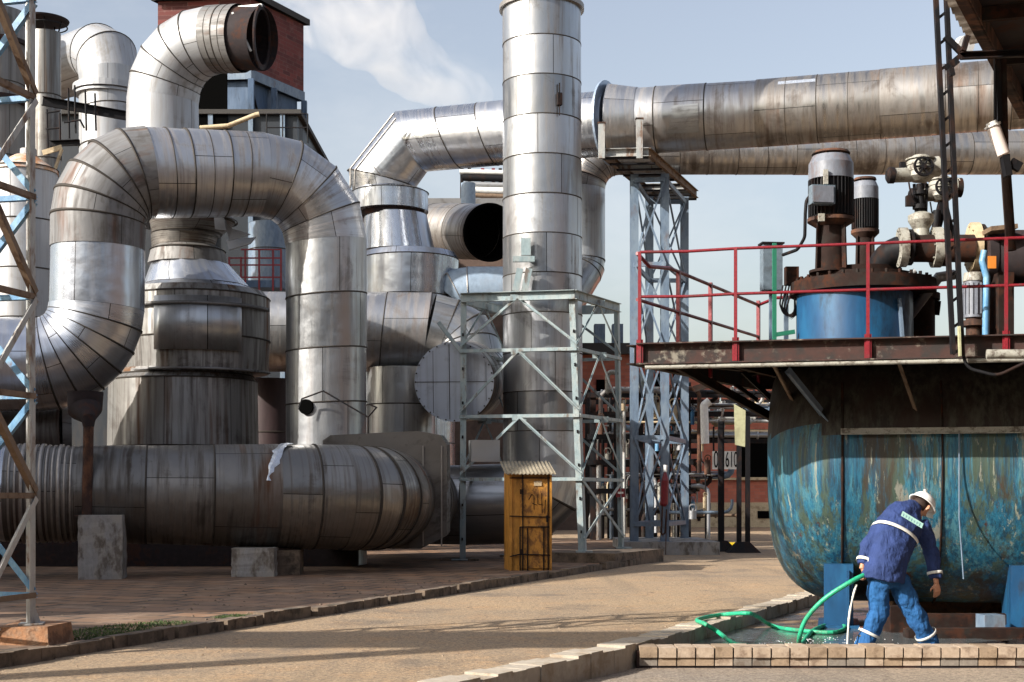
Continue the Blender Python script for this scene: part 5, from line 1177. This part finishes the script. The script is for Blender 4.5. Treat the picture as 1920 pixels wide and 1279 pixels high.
mb = MB(); boxb(mb, P(1862, 0, 16.4).x, P(1890, 0, 16.4).x, 16.2, 16.6, zD, 4.0); build('support_leg', mb, M['rustdark'], t)
mb = MB(); box(mb, P(1860, 492, 16.15), (.09, .02, .14)); build('orange_tag', mb, M['conerust'] if False else paint('orange_tag_paint', (.65, .22, .03), amt=.2), t)
mb = MB(); bar(mb, P(1850, 433, 16.2), P(1900, 428, 16.2), .05, .3); build('top_plate', mb, M['brownpaint'], t)
# small pump, thin teal pipe
t = thing('small_pump', tuple(P(1826, 640, 16.3)), 'small grey finned pump motor standing on the deck right of the lattice post', 'pump')
c = V((P(1826, 0, 16.3).x, 16.3, 0)); mb = MB(); cyl(mb, c + V((0, 0, zc(596, 16.3))), c + V((0, 0, zc(528, 16.3))), .115, 20)
for k in range(16): a = k * .3927; d = V((math.cos(a), math.sin(a), 0)); bar(mb, c + d * .12 + V((0, 0, zc(590, 16.3))), c + d * .12 + V((0, 0, zc(532, 16.3))), .02, .006, d)
build('body', mb, M['motorcap'], t)
mb = MB(); cyl(mb, c + V((0, 0, zc(528, 16.3))), c + V((0, 0, zc(512, 16.3))), .125, 20, 0, .11); build('cowl', mb, M['castiron'], t)
mb = MB(); cyl(mb, c + V((0, 0, 3.15)), c + V((0, 0, zc(598, 16.3))), .09, 16); cyl(mb, c + V((0, 0, zc(612, 16.3))), c + V((0, 0, zc(602, 16.3))), .15, 18); build('pump_base', mb, M['rust'], t)
mb = MB(); tube(mb, [P(1846, 470, 15.9), P(1842, 490, 15.9), P(1850, 520, 15.9), P(1848, 640, 15.9)], .038, 10); build('thin_pipe', mb, M['skyblue'], origin=tuple(P(1848, 640, 15.9)), label='thin light blue pipe stub behind the railing near the right edge', cat='pipe')
mb = MB(); tube(mb, [P(1700, 600, 17.4), P(1760, 520, 16.9), P(1790, 515, 16.9)], .06, 10); tube(mb, [P(1690, 530, 16.6), P(1716, 508, 16.6)], .035, 10); build('drain_pipe', mb, M['alu_white'], origin=tuple(P(1700, 600, 17.4)), label='pale lagged pipe running below the valve flanges', cat='pipe')
# electric box with green post
t = thing('switch_box', tuple(P(1446, 640, 17.4)), 'grey electrical switch box on a post with hanging cables left of the motors', 'electrical box')
mb = MB(); c = P(1446, 502, 17.4); box(mb, c, (.24, .16, .56), .1); build('cabinet', mb, M['box'], t)
mb = MB(); box(mb, c + V((0, 0, .29)), (.28, .2, .02), .1); build('hood', mb, M['steel_dark'], t)
mb = MB(); box(mb, P(1484, 518, 17.3), (.16, .12, .22)); box(mb, P(1498, 528, 17.3), (.10, .08, .10)); build('isolator', mb, M['rustdark'], t)
for k in range(4):
    mb = MB(); tube(mb, fillet([P(1468 + k * 6, 535, 17.3), P(1462 + k * 4, 570 + 4 * k, 17.3), P(1470 + 3 * k, 592 + 3 * k, 17.3), P(1490 + k, 590, 17.3), P(1490, 560, 17.3)], [0, .1, .08, .08, 0], 3), .011, 6); build('cable', mb, M['steel_dark'], t)
for px in (1446, 1474): 
    mb = MB(); bar(mb, P(px, 545, 17.45), P(px, 650, 17.45), .05, .05); build('leg', mb, M['bluegrey'], t)
mb = MB(); bar(mb, P(1452, 456, 17.1), P(1452, 655, 17.1), .045, .045); bar(mb, P(1452, 628, 17.1), P(1490, 622, 17.1), .05, .04); build('green_post', mb, M['green'], origin=tuple(P(1452, 655, 17.1)), label='slim green steel post standing in front of the grey switch box', cat='post')

# lattice post, arm, second post, lamp
t = thing('lattice_post', tuple(P(1795, 668, 15.0)), 'slender black lattice post rising past the red railing to the top of the view', 'post')
b0_, b1_ = P(1787, 664, 14.95), P(1804, 668, 14.95); t0_, t1_ = P(1752, -60, 14.95), P(1772, -60, 14.95)
for a, b in ((b0_, t0_), (b1_, t1_)):
    mb = MB(); bar(mb, a, b, .045, .06, (1, 0, 0)); build('rail', mb, M['steel_dark'], t)
for k in range(15):
    f = k / 15; mb = MB(); bar(mb, b0_.lerp(t0_, f), b1_.lerp(t1_, f + .022), .028, .02, (0, 0, 1)); build('rung', mb, M['steel_dark'], t)
mb = MB(); bar(mb, P(1798, 612, 14.9), P(1800, 668, 14.9), .05, .02); build('foot_strap', mb, M['olive'], t)
t = thing('bracket_arm', tuple(P(1790, 115, 14.9)), 'black steel bracket arm clamped to the lattice post and reaching right', 'bracket')
mb = MB(); bar(mb, P(1772, 68, 14.85), P(1808, 104, 14.85), .06, .05); bar(mb, P(1772, 128, 14.85), P(1806, 100, 14.85), .05, .05); build('knee', mb, M['steel_dark'], t)
mb = MB(); channel(mb, P(1800, 106, 14.85), P(1990, 98, 14.85), .075, .05); build('arm', mb, M['steel_dark'], t)
mb = MB(); bar(mb, P(1806, 96, 14.8), P(1814, 68, 14.8), .07, .05); bar(mb, P(1786, 112, 14.8), P(1794, 122, 14.8), .07, .06); bar(mb, P(1783, 128, 14.8), P(1786, 142, 14.8), .045, .05); build('clamp', mb, M['steel_dark'], t)
t = thing('conduit_post', tuple(P(1890, 430, 15.4)), 'rusty dark post with a conduit hanging beside the fluorescent lamp', 'post')
mb = MB(); bar(mb, P(1880, 100, 15.5), P(1885, 300, 15.5), .06, .06); tube(mb, [P(1884, 290, 15.5), P(1896, 470, 15.5)], .055, 12); build('shaft', mb, M['rustdark'], t)
mb = MB(); bar(mb, P(1870, 108, 15.48), P(1876, 290, 15.48), .05, .05); tube(mb, [P(1866, 108, 15.4), P(1866, 226, 15.4)], .018, 8); build('conduit', mb, M['steel_dark'], t)
t = thing('tube_lamp', tuple(P(1872, 262, 15.3)), 'tilted white frosted tube lamp fixed to the rusty post at upper right', 'lamp')
la, lb = P(1861, 236, 15.25), P(1883, 292, 15.25)
g = G('frosted_glass'); M['frost'] = g.out((.70, .62, .58), .35, 0); 
mb = MB(); duct(mb, [la, la.lerp(lb, .08), lb.lerp(la, .05), lb], [.055, .075, .068, .05], 0, 18, seams=False, cap0=True, cap1=True, jit=0); build('lamp_tube', mb, M['frost'], t)
mb = MB(); cyl(mb, la - (lb - la) * .12, la, .06, 16); disc_ring(mb, la, lb - la, .07, .09, .02, 18); build('socket', mb, M['white'], t)
mb = MB(); bar(mb, lb, lb + V((.04, 0, -.22)), .10, .07); box(mb, lb + V((.12, 0, -.10)), (.12, .06, .10), 0, 0, Matrix.Rotation(.5, 3, 'Y')); build('holder', mb, M['steel_dark'], t)
# roof overhang at top right
t = thing('roof_canopy', (6.5, 14.5, 6.5), 'dark underside of a roof canopy with a corrugated sheet edge at the top right corner', 'canopy')
def eX(Y): return 4.73 + .50 * (Y - 14.5)
mb = MB(); y0_, y1_ = 9.0, 16.1; nn_ = 70; rows = []
for k in range(nn_ * 2 + 1):
    Yq = y0_ + (y1_ - y0_) * k / (nn_ * 2); w_ = .018 * math.sin(k * math.pi / 2)
    rows.append(mb.add([(eX(Yq) - .34, Yq, 6.56 + w_), (eX(Yq) + 5, Yq - .8, 7.3 + w_), (eX(Yq) + 5, Yq - .8, 7.31 + w_), (eX(Yq) - .34, Yq, 6.572 + w_)]))
for k in range(nn_ * 2):
    for j in range(4): mb.quad([rows[k] + j, rows[k + 1] + j, rows[k + 1] + (j + 1) % 4, rows[k] + (j + 1) % 4], 0, None, j in (0, 2))
build('corrugated_sheet', mb, paint('pale_corrugated_sheet', (.52, .47, .42), (.18, .10, .06), .6, 2, 1, .6), t)
mb = MB(); y1_ = 18.4
k = mb.add([(eX(9), 9, 6.50), (eX(y1_), y1_, 6.50), (eX(y1_) + 5, y1_ - .8, 6.9), (eX(9) + 5, 8.2, 6.9), (eX(9), 9, 6.58), (eX(y1_), y1_, 6.58), (eX(y1_) + 5, y1_ - .8, 7.1), (eX(9) + 5, 8.2, 7.1)])
for q in ((3, 2, 1, 0), (4, 5, 6, 7), (0, 1, 5, 4), (1, 2, 6, 5), (2, 3, 7, 6), (3, 0, 4, 7)): mb.quad([k + j for j in q])
build('soffit', mb, M['soot'], t)
mb = MB(); channel(mb, (eX(9) + .02, 9, 6.42), (eX(y1_) + .02, y1_, 6.42), .18, .12, .02, (-1, 0, 0)); build('edge_beam', mb, M['rust'], t)
for k in range(4):
    Yq = 13.2 + k * 1.5; mb = MB(); bar(mb, (eX(Yq), Yq, 6.42), (eX(Yq) + 4, Yq - .6, 6.6), .14, .08, (0, 0, 1)); build('rafter', mb, M['rustdark'], t)
# round white lagged pipe end behind the clamp
mb = MB(); duct(mb, [P(1804, 86, 18.5), P(1812, 84, 18.4)], .12, 0, 20, seams=False, cap0=True, cap1=True, jit=0); build('white_lamp_globe', mb, M['white'], origin=tuple(P(1808, 86, 18.5)), label='small round white lamp head peeping out behind the black clamp', cat='lamp')

# ================================================================ WORKER
def W(px, py, d): return P(px, py, 14.25 + d)
wb = V((P(1680, 0, 14.3).x, 14.3, -.12))
t = thing('person', tuple(wb), 'bending worker in blue jacket, blue trousers and white hard hat holding the green hose', 'person')
def loft(mb, st, ref=(1, 0, 0), n=22, m=0):
    rows = []
    for i, (c, ra, rb) in enumerate(st):
        a_ = st[max(0, i - 1)][0]; b_ = st[min(len(st) - 1, i + 1)][0]; d, a, b = axes(b_ - a_, ref)
        rows.append(mb.add([c + a * (ra * math.cos(6.28319 * k / n)) + b * (rb * math.sin(6.28319 * k / n)) for k in range(n)]))
    for r0, r1 in zip(rows[:-1], rows[1:]):
        for k in range(n): mb.quad([r0 + k, r0 + (k + 1) % n, r1 + (k + 1) % n, r1 + k], m, None, True)
    mb.quad([rows[0] + k for k in range(n)][::-1], m, None, True); mb.quad([rows[-1] + k for k in range(n)], m, None, True)
tex = bpy.data.textures.new('cloth_folds', 'CLOUDS'); tex.noise_scale = .11; tex.noise_depth = 2
def cloth(o, vox=.011, st=.030, sm_=3):
    r = o.modifiers.new('r', 'REMESH'); r.mode = 'VOXEL'; r.voxel_size = vox; r.use_smooth_shade = True
    s = o.modifiers.new('s', 'SMOOTH'); s.iterations = sm_
    if st: d = o.modifiers.new('d', 'DISPLACE'); d.texture = tex; d.strength = st; d.mid_level = .5; d.texture_coords = 'LOCAL'
    s2 = o.modifiers.new('s2', 'SMOOTH'); s2.iterations = 1
WX = (.93, .18, -.32)
def clothmat(name, c, c2):
    g = G(name); ob = g.co(); n1 = g.noise(ob, 6, 4, .6); n2 = g.noise(g.vmul(ob, (1, 1, .35)), 16, 4, .6, .5); wv = g.noise(ob, 260, 2, .5)
    cc = g.mix(g.rng(n1, .35, .65), c, c2); h = g.math('ADD', n2, g.math('MULTIPLY', wv, .05))
    return g.out(cc, .85, 0, g.bump(h, .9, .03))
M['jacket'] = clothmat('navy_violet_cloth', (.010, .027, .105), (.018, .040, .15)); M['trousers'] = clothmat('blue_cloth', (.006, .065, .20), (.011, .095, .27))
g = G('skin'); M['skin'] = g.out(g.mix(g.rng(g.noise(g.co(), 20, 3), .3, .7), (.42, .20, .12), (.50, .26, .16)), .55); 
# body: one continuous skin surface
mb = MB()
hc = W(1727, 950, .34); hd_ = V((.42, .35, -.45)).normalized()  # facing direction (down, right and away)
uph = V((.55, .25, .80)).normalized(); uph = (uph - hd_ * uph.dot(hd_)).normalized(); sdh = hd_.cross(uph)
loft(mb, [(hc - uph * .115, .03, .03), (hc - uph * .09, .062, .06), (hc - uph * .04, .074, .082), (hc + uph * .02, .078, .096), (hc + uph * .07, .072, .088), (hc + uph * .11, .04, .05), (hc + uph * .118, .01, .01)], sdh)
loft(mb, [(hc + hd_ * .085 - uph * .03, .014, .012), (hc + hd_ * .112 - uph * .028, .016, .014), (hc + hd_ * .10 + uph * .02, .010, .012)], sdh, 10)  # nose
loft(mb, [(hc + hd_ * .05 - uph * .10, .03, .02), (hc + hd_ * .085 - uph * .088, .024, .016)], sdh, 10)  # chin
for s in (-1, 1): loft(mb, [(hc + sdh * (s * .070) - uph * .03, .012, .018), (hc + sdh * (s * .088), .010, .026), (hc + sdh * (s * .084) + uph * .03, .008, .016)], hd_, 10)
loft(mb, [(W(1716, 966, .27), .062, .062), (hc - uph * .05 - hd_ * .02, .055, .058)])
loft(mb, [(W(1660, 1085, .02), .14, .10), (W(1680, 1010, .10), .14, .09), (W(1705, 968, .24), .13, .08), (W(1714, 958, .27), .06, .06)], WX)
LA = [W(1662, 975, .18), W(1628, 1022, .06), W(1617, 1062, -.02)]; RA = [W(1732, 985, .25), W(1748, 1040, .26), W(1755, 1088, .20)]
LL = [W(1645, 1090, 0), W(1649, 1148, .02), W(1618, 1212, .02)]; RL = [W(1682, 1092, .05), W(1716, 1152, .05), W(1748, 1212, .12)]
for ar in (LA, RA): loft(mb, [(ar[0], .052, .052), (ar[0].lerp(ar[1], .5), .048, .048), (ar[1], .040, .040), (ar[1].lerp(ar[2], .4), .038, .038), (ar[2], .027, .024), (ar[2] + (ar[2] - ar[1]).normalized() * .03, .027, .022)], n=14)
for lg in (LL, RL): loft(mb, [(lg[0], .085, .085), (lg[1], .058, .058), (lg[1].lerp(lg[2], .35), .056, .056), (lg[2], .038, .038), (lg[2] + V((0, 0, -.03)), .04, .05)], n=14)
def hand(wr, dr, side, curl, lens=(.072, .080, .074, .060)):
    """palm + four bent fingers + thumb; dr along the hand, side across the palm"""
    dr = dr.normalized(); side = (side - dr * side.dot(dr)).normalized(); nrm = dr.cross(side)
    loft(mb, [(wr, .026, .018), (wr + dr * .035, .038, .016), (wr + dr * .075, .042, .015), (wr + dr * .09, .038, .012)], side, 14)
    for i, L in enumerate(lens):
        b = wr + dr * .082 + side * (.030 - .0195 * i); ang = 0; p = b; st = [(p, .0095, .0095)]
        for j in range(3):
            ang += curl * (1 + .12 * i); d = dr * math.cos(ang) + nrm * math.sin(ang); p = p + d * (L * (.42, .32, .26)[j]); st.append((p, .0090 - .0008 * j, .0090 - .0008 * j))
        loft(mb, st, side, 8)
    b = wr + dr * .03 + side * .032; p1 = b + (dr * .6 + side * .65 + nrm * .3).normalized() * .035; p2 = p1 + (dr * .85 + side * .1 + nrm * .5).normalized() * .03
    loft(mb, [(b, .013, .012), (p1, .0115, .011), (p2, .0085, .008)], nrm, 8)
hand(RA[2] + V((.004, 0, -.03)), V((.08, -.05, -1)), V((-1, -.2, 0)), .28)
lh = LA[2] + V((.0, .0, -.02)); hand(lh, V((.35, .1, -1)), V((.1, -1, 0)), .75)
o = build('body', mb, M['skin'], t); cloth(o, .0055, 0, 1)
# jacket
mb = MB()
loft(mb, [(W(1655, 1088, -.01), .225, .175), (W(1658, 1070, -.01), .220, .175), (W(1667, 1038, .03), .212, .165), (W(1679, 1006, .09), .222, .16), (W(1690, 982, .16), .228, .15), (W(1700, 964, .22), .19, .125), (W(1710, 954, .26), .11, .09), (W(1717, 946, .28), .075, .07)], WX, 30)
def sleeve(ar, r0, r1):
    a, b, c = ar; c2 = b.lerp(c, .93)
    loft(mb, [(a.lerp(b, -.08), r0 * .9, r0 * .9), (a.lerp(b, .25), r0, r0), (a.lerp(b, .7), r0 * .92, r0 * .9), (b, r0 * .88, r0 * .9), (b.lerp(c, .4), r1 * 1.2, r1 * 1.2), (c2, r1, r1)], n=18)
sleeve([W(1664, 972, .17), LA[1], LA[2]], .088, .056); sleeve([W(1728, 984, .22), RA[1], RA[2]], .088, .060)
o = build('jacket', mb, M['jacket'], t); cloth(o, .011, .045, 3)
# trousers
mb = MB()
loft(mb, [(W(1660, 1068, .0), .17, .13), (W(1660, 1086, .01), .175, .14), (W(1663, 1102, .02), .17, .13)], (1, 0, 0), 24)
for lg, bell in ((LL, .090), (RL, .092)):
    a, b, c = lg; e = c + V((0, 0, -.02)); loft(mb, [(a + V((0, 0, .05)), .105, .11), (a.lerp(b, .5), .110, .105), (b, .098, .09), (b.lerp(e, .5), .092, .085), (e, bell, .085)], n=20)
o = build('trousers', mb, M['trousers'], t); cloth(o, .010, .050, 3)
# boots
M['boot'] = plain('black_rubber_boot', (.012, .012, .014), .4)
for lg, dr in ((LL, V((-.25, .97, 0))), (RL, V((.55, .83, 0)))):
    c = lg[2]; g0 = V((c.x, c.y, -.12)); mb = MB(); d = dr.normalized()
    loft(mb, [(V((c.x, c.y, .06)), .05, .055), (g0 + V((0, 0, .10)), .048, .055), (g0 + V((0, 0, .045)), .045, .06)], d, 14)
    loft(mb, [(g0 - d * .07 + V((0, 0, .035)), .03, .03), (g0 + V((0, 0, .045)), .045, .045), (g0 + d * .10 + V((0, 0, .038)), .046, .036), (g0 + d * .17 + V((0, 0, .03)), .036, .026)], V((0, 0, 1)).cross(d), 14)
    o = build('boot', mb, M['boot'], t); cloth(o, .009, 0, 2)
# hair + helmet
mb = MB(); loft(mb, [(hc - hd_ * .025 - uph * .06, .070, .066), (hc - hd_ * .022 - uph * .01, .081, .088), (hc - hd_ * .015 + uph * .05, .080, .090)], sdh, 20)
M['hair'] = plain('dark_brown_hair', (.03, .015, .010), .8); build('hair', mb, M['hair'], t)
mb = MB(); hb = hc + uph * .035; rows = []; n_ = 36
ax_ = (uph * .93 + V((.35, 0, 0))).normalized(); ax_ = uph
def hring(z, r, e=1.0): return mb.add([hb + uph * z + sdh * (r * math.cos(6.28319 * k / n_)) + hd_ * (r * 1.15 * e * math.sin(6.28319 * k / n_) + .0) for k in range(n_)])
prof = [(-.012, .142), (-.006, .146), (.0, .128), (.02, .122), (.05, .114), (.08, .095), (.10, .070), (.112, .04), (.116, .012)]
for z, r in prof: rows.append(hring(z, r))
inner = [hring(z - .006, r - .008) for z, r in prof[2:]]
for a, b in zip(rows[:-1], rows[1:]):
    for k in range(n_): mb.quad([a + k, a + (k + 1) % n_, b + (k + 1) % n_, b + k], 0, None, True)
for k in range(n_): mb.quad([rows[0] + k, inner[0] + k, inner[0] + (k + 1) % n_, rows[0] + (k + 1) % n_], 0, None, True)
for a, b in zip(inner[:-1], inner[1:]):
    for k in range(n_): mb.quad([a + k, b + k, b + (k + 1) % n_, a + (k + 1) % n_], 0, None, True)
bar(mb, hb + uph * .115 - hd_ * .09, hb + uph * .115 + hd_ * .09, .02, .012, sdh)
# peak
pk = mb.add([hb + sdh * (.09 * s) + hd_ * (.13 if abs(s) < 1 else .10) - uph * .008 for s in (-1, -.5, 0, .5, 1)] + [hb + sdh * (.07 * s) + hd_ * (.205 if abs(s) < 1 else .14) - uph * .022 for s in (-1, -.5, 0, .5, 1)])
for k in range(4): mb.quad([pk + k, pk + k + 1, pk + 6 + k, pk + 5 + k], 0, None, True)
M['helmet'] = plain('white_helmet_plastic', (.82, .82, .80), .3); build('hard_hat', mb, M['helmet'], t)
# reflective bands (wrap the cloth shape)
M['reflect'] = plain('reflective_tape', (.72, .72, .68), .4)
def wrap(name, target, c, d, ref, ra, rb, h, th0=0, th1=360, n=48, mat='reflect'):
    d, a, b = axes(d, ref); mb = MB(); rr = []
    for k in range(n + 1):
        q = math.radians(th0 + (th1 - th0) * k / n); o_ = a * (ra * math.cos(q)) + b * (rb * math.sin(q)); rr.append(mb.add([c + o_ - d * h / 2, c + o_, c + o_ + d * h / 2]))
    for k in range(n):
        for j in (0, 1): mb.quad([rr[k] + j, rr[k + 1] + j, rr[k + 1] + j + 1, rr[k] + j + 1], 0, None, True)
    o = build(name, mb, M[mat], target)
    sw = o.modifiers.new('w', 'SHRINKWRAP'); sw.target = target; sw.wrap_method = 'NEAREST_SURFACEPOINT'; sw.wrap_mode = 'OUTSIDE'; sw.offset = .004
    so_ = o.modifiers.new('t', 'SOLIDIFY'); so_.thickness = .003; so_.offset = 1; return o
jk = bpy.data.objects['jacket']; tr = bpy.data.objects['trousers']
wrap('reflective_band', jk, W(1680, 1002, .10), W(1690, 982, .16) - W(1667, 1038, .03), WX, .24, .18, .034)
for ar in (LA, RA): wrap('reflective_cuff', jk, ar[1].lerp(ar[2], .72), ar[2] - ar[1], (1, 0, 0), .075, .075, .030, n=24)
for lg in (LL, RL): wrap('reflective_band', tr, lg[1].lerp(lg[2], .62), lg[2] - lg[1], (1, 0, 0), .11, .11, .028, n=28)
M['badge'] = plain('pale_green_print', (.45, .75, .68), .6)
# print on the back: a row of small pale letters shapes on a green strip
dS = (W(1690, 982, .16) - W(1667, 1038, .03)); cB = W(1684, 990, .12)
_, wa, wb_ = axes(dS, WX); fr_ = wb_ if wb_.y < 0 else -wb_; upS = dS.normalized()
mb = MB(); N_ = 14
rw = []
for k in range(N_ + 1):
    a = (k / N_ - .5) * .25; base = cB + wa * (a - .02) + fr_ * .30; rw.append(mb.add([base - upS * .028, base, base + upS * .028]))
for k in range(N_):
    for j in (0, 1): mb.quad([rw[k] + j, rw[k + 1] + j, rw[k + 1] + j + 1, rw[k] + j + 1])
o = build('back_print', mb, M['badge'], jk)
sw = o.modifiers.new('w', 'SHRINKWRAP'); sw.target = jk; sw.wrap_method = 'NEAREST_SURFACEPOINT'; sw.wrap_mode = 'OUTSIDE'; sw.offset = .006
M['printdark'] = plain('print_gaps', (.05, .20, .30), .6); mb = MB()
for k in range(7):
    a = -.10 + k * .032; base = cB + wa * (a - .02) + fr_ * .30
    for w__, h0, h1 in ((.004, -.02, .02), (.012, .000, .004)):
        b_ = mb.add([base - wa * w__ + upS * h0, base + wa * w__ + upS * h0, base + wa * w__ + upS * h1, base - wa * w__ + upS * h1]); mb.quad([b_, b_ + 1, b_ + 2, b_ + 3])
o = build('back_print_letters', mb, M['printdark'], jk)
sw = o.modifiers.new('w', 'SHRINKWRAP'); sw.target = jk; sw.wrap_method = 'NEAREST_SURFACEPOINT'; sw.wrap_mode = 'OUTSIDE'; sw.offset = .009

# hose
def spline(pts, n=8):
    out = []; P_ = [pts[0]] + list(pts) + [pts[-1]]
    for i in range(1, len(P_) - 2):
        a, b, c, d = P_[i - 1:i + 3]
        for k in range(n):
            q = k / n; out.append(.5 * ((2 * b) + (c - a) * q + (2 * a - 5 * b + 4 * c - d) * q * q + (3 * b - a - 3 * c + d) * q ** 3))
    out.append(pts[-1]); return out
def gp(px, py, z): Y = (EYE - z) * FPX / (py - HY); return V(((px - CX) / FPX * Y, Y, z))
hp = [W(1640, 1076, .08), W(1624, 1077, -.05), W(1590, 1094, -.12), W(1545, 1124, -.05), W(1512, 1160, .05), W(1499, 1195, .15), gp(1502, 1208, -.09), gp(1525, 1182, -.09), gp(1560, 1170, -.09), gp(1585, 1176, -.09), gp(1560, 1186, -.09), gp(1480, 1180, -.09), gp(1445, 1172, -.09), P(1418, 1155, 16.5), P(1400, 1150, 16.3), gp(1350, 1153, .06), gp(1308, 1162, .06), gp(1322, 1170, .06), P(1345, 1184, 15.5), gp(1375, 1206, -.09), gp(1400, 1212, -.09)]
mb = MB(); sp = spline(hp, 7); duct(mb, sp, .024, 0, 12, seams=False, cap0=True, cap1=True, jit=0)
build('hose', mb, M['hose'], origin=tuple(wb + V((-1, 0, 0))), label='bright green rubber hose looping over the kerb and up to the worker hand', cat='hose')
g = G('falling_water'); M['jet'] = g.out((.72, .72, .66), .15); 
mb = MB(); q = spline([W(1606, 1096, -.10), W(1599, 1120, -.10), W(1592, 1160, -.08), W(1588, 1222, -.06)], 8)
duct(mb, q, [.010 + random.uniform(-.003, .004) for _ in q], 0, 8, seams=False, cap0=True, cap1=True, jit=0)
build('water_jet', mb, M['jet'], origin=tuple(q[-1]), label='thin pale jet of water falling from the green hose to the basin', cat='water')

# ================================================================ unseen blockers, added to throw shade and cut sky fill
t = thing('shade_canopy', (-20, 13, 0), 'unseen brick shed with flat canopy, added left of the view to shade the yard', 'canopy')
mb = MB(); pq = [(-48, 7.6), (-18.9, 7.6), (-15.4, 14.6), (-11.8, 20.3), (-48, 20.3)]  # added roof, outline shaped to the wanted shade on pavement and booth
k = mb.add([(x, y, z) for z in (10.0, 10.4) for x, y in pq]); mb.quad([k + 4, k + 3, k + 2, k + 1, k]); mb.quad([k + 5, k + 6, k + 7, k + 8, k + 9])
for i in range(5): mb.quad([k + i, k + (i + 1) % 5, k + 5 + (i + 1) % 5, k + 5 + i])
build('roof_slab', mb, M['roofdark'], t)
mb = MB(); boxb(mb, -44, -15.6, 15.0, 18.2, 0, 9.99); build('wall', mb, M['brick'], t)
for x, y in ((-19.4, 8.2), (-26, 8.2)):
    mb = MB(); boxb(mb, x - .2, x + .2, y - .2, y + .2, 0, 9.99); build('column', mb, M['steel_dark'], t)
t = thing('rear_sky_blocker', (0, -20, 0), 'unseen dark brown building added behind the viewpoint to cut sky fill', 'building')
mb = MB(); boxb(mb, -45, 60, -34, -15, 0, 14); build('wall', mb, M['darkwall'], t)  # added behind the camera to block sky light and darken reflections
mb = MB(); boxb(mb, -46, 61, -35, -14.6, 14.01, 14.5); build('roof', mb, M['roofdark'], t)
t = thing('side_sky_blocker', (22, 20, 0), 'unseen dark brown building added beyond the right of the view to cut sky fill', 'building')
mb = MB(); boxb(mb, 17, 32, -10, 24, 0, 12); build('wall', mb, M['darkwall'], t)  # added off the right side to lower ambient light there
mb = MB(); boxb(mb, 16.6, 32.4, -10.4, 24.4, 12.01, 12.5); build('roof', mb, M['roofdark'], t)
t = thing('shadow_duct', (-20, 5.1, 8), 'unseen round duct added left of the view to cast a shadow across the road', 'duct')
mb = MB(); duct(mb, [(-44, 6.1, 9.0), (-12.4, 6.1, 9.0)], .60, 1.5, 28, cap0=True, cap1=True); build('duct_run', mb, [M['alu_h'], M['seam']], t)  # added out of view for the dark band across the road
mb = MB(); bar(mb, (-13, 6.1, 0), (-13, 6.1, 8.4), .3, .3, (1, 0, 0)); build('support_post', mb, M['steel_dark'], t)

# ================================================================ steam plume
g = G('steam'); tr_ = g.t; tr_.nodes.remove(g.b); pvn = tr_.nodes.new('ShaderNodeVolumePrincipled')
nz = g.noise(g.co(), .24, 6, .6, .8); sp2 = g.rng(nz, .40, .74, 0, .19)
g.l(sp2, pvn.inputs['Density']); pvn.inputs['Color'].default_value = (1, 1, 1, 1); pvn.inputs['Anisotropy'].default_value = -.15
sc.cycles.volume_bounces = 6
g.l(pvn.outputs[0], tr_.nodes['Material Output'].inputs['Volume'])
mb = MB(); Yst = 110
for px, py, r in ((905, 180, 24), (882, 168, 36), (850, 160, 46), (812, 158, 44), (785, 130, 62), (745, 118, 52), (728, 70, 76), (672, 62, 70), (700, 20, 84), (620, 20, 84), (660, -30, 100), (570, -20, 90), (610, -70, 120)):
    c = P(px, py, Yst); R_ = S(r, Yst); c.y += random.uniform(-.5, .5)
    loft(mb, [(c + V((0, 0, R_ * math.sin(q))), max(.02, R_ * math.cos(q)), max(.02, R_ * math.cos(q))) for q in [math.radians(-88 + 22 * j) for j in range(9)]], (1, 0, 0), 16)
o = build('steam_plume', mb, g.mat, origin=tuple(P(903, 182, Yst)), kind='stuff', label='pale steam plume drifting up to the left behind the overhead pipe', cat='steam')
r = o.modifiers.new('r', 'REMESH'); r.mode = 'VOXEL'; r.voxel_size = .4
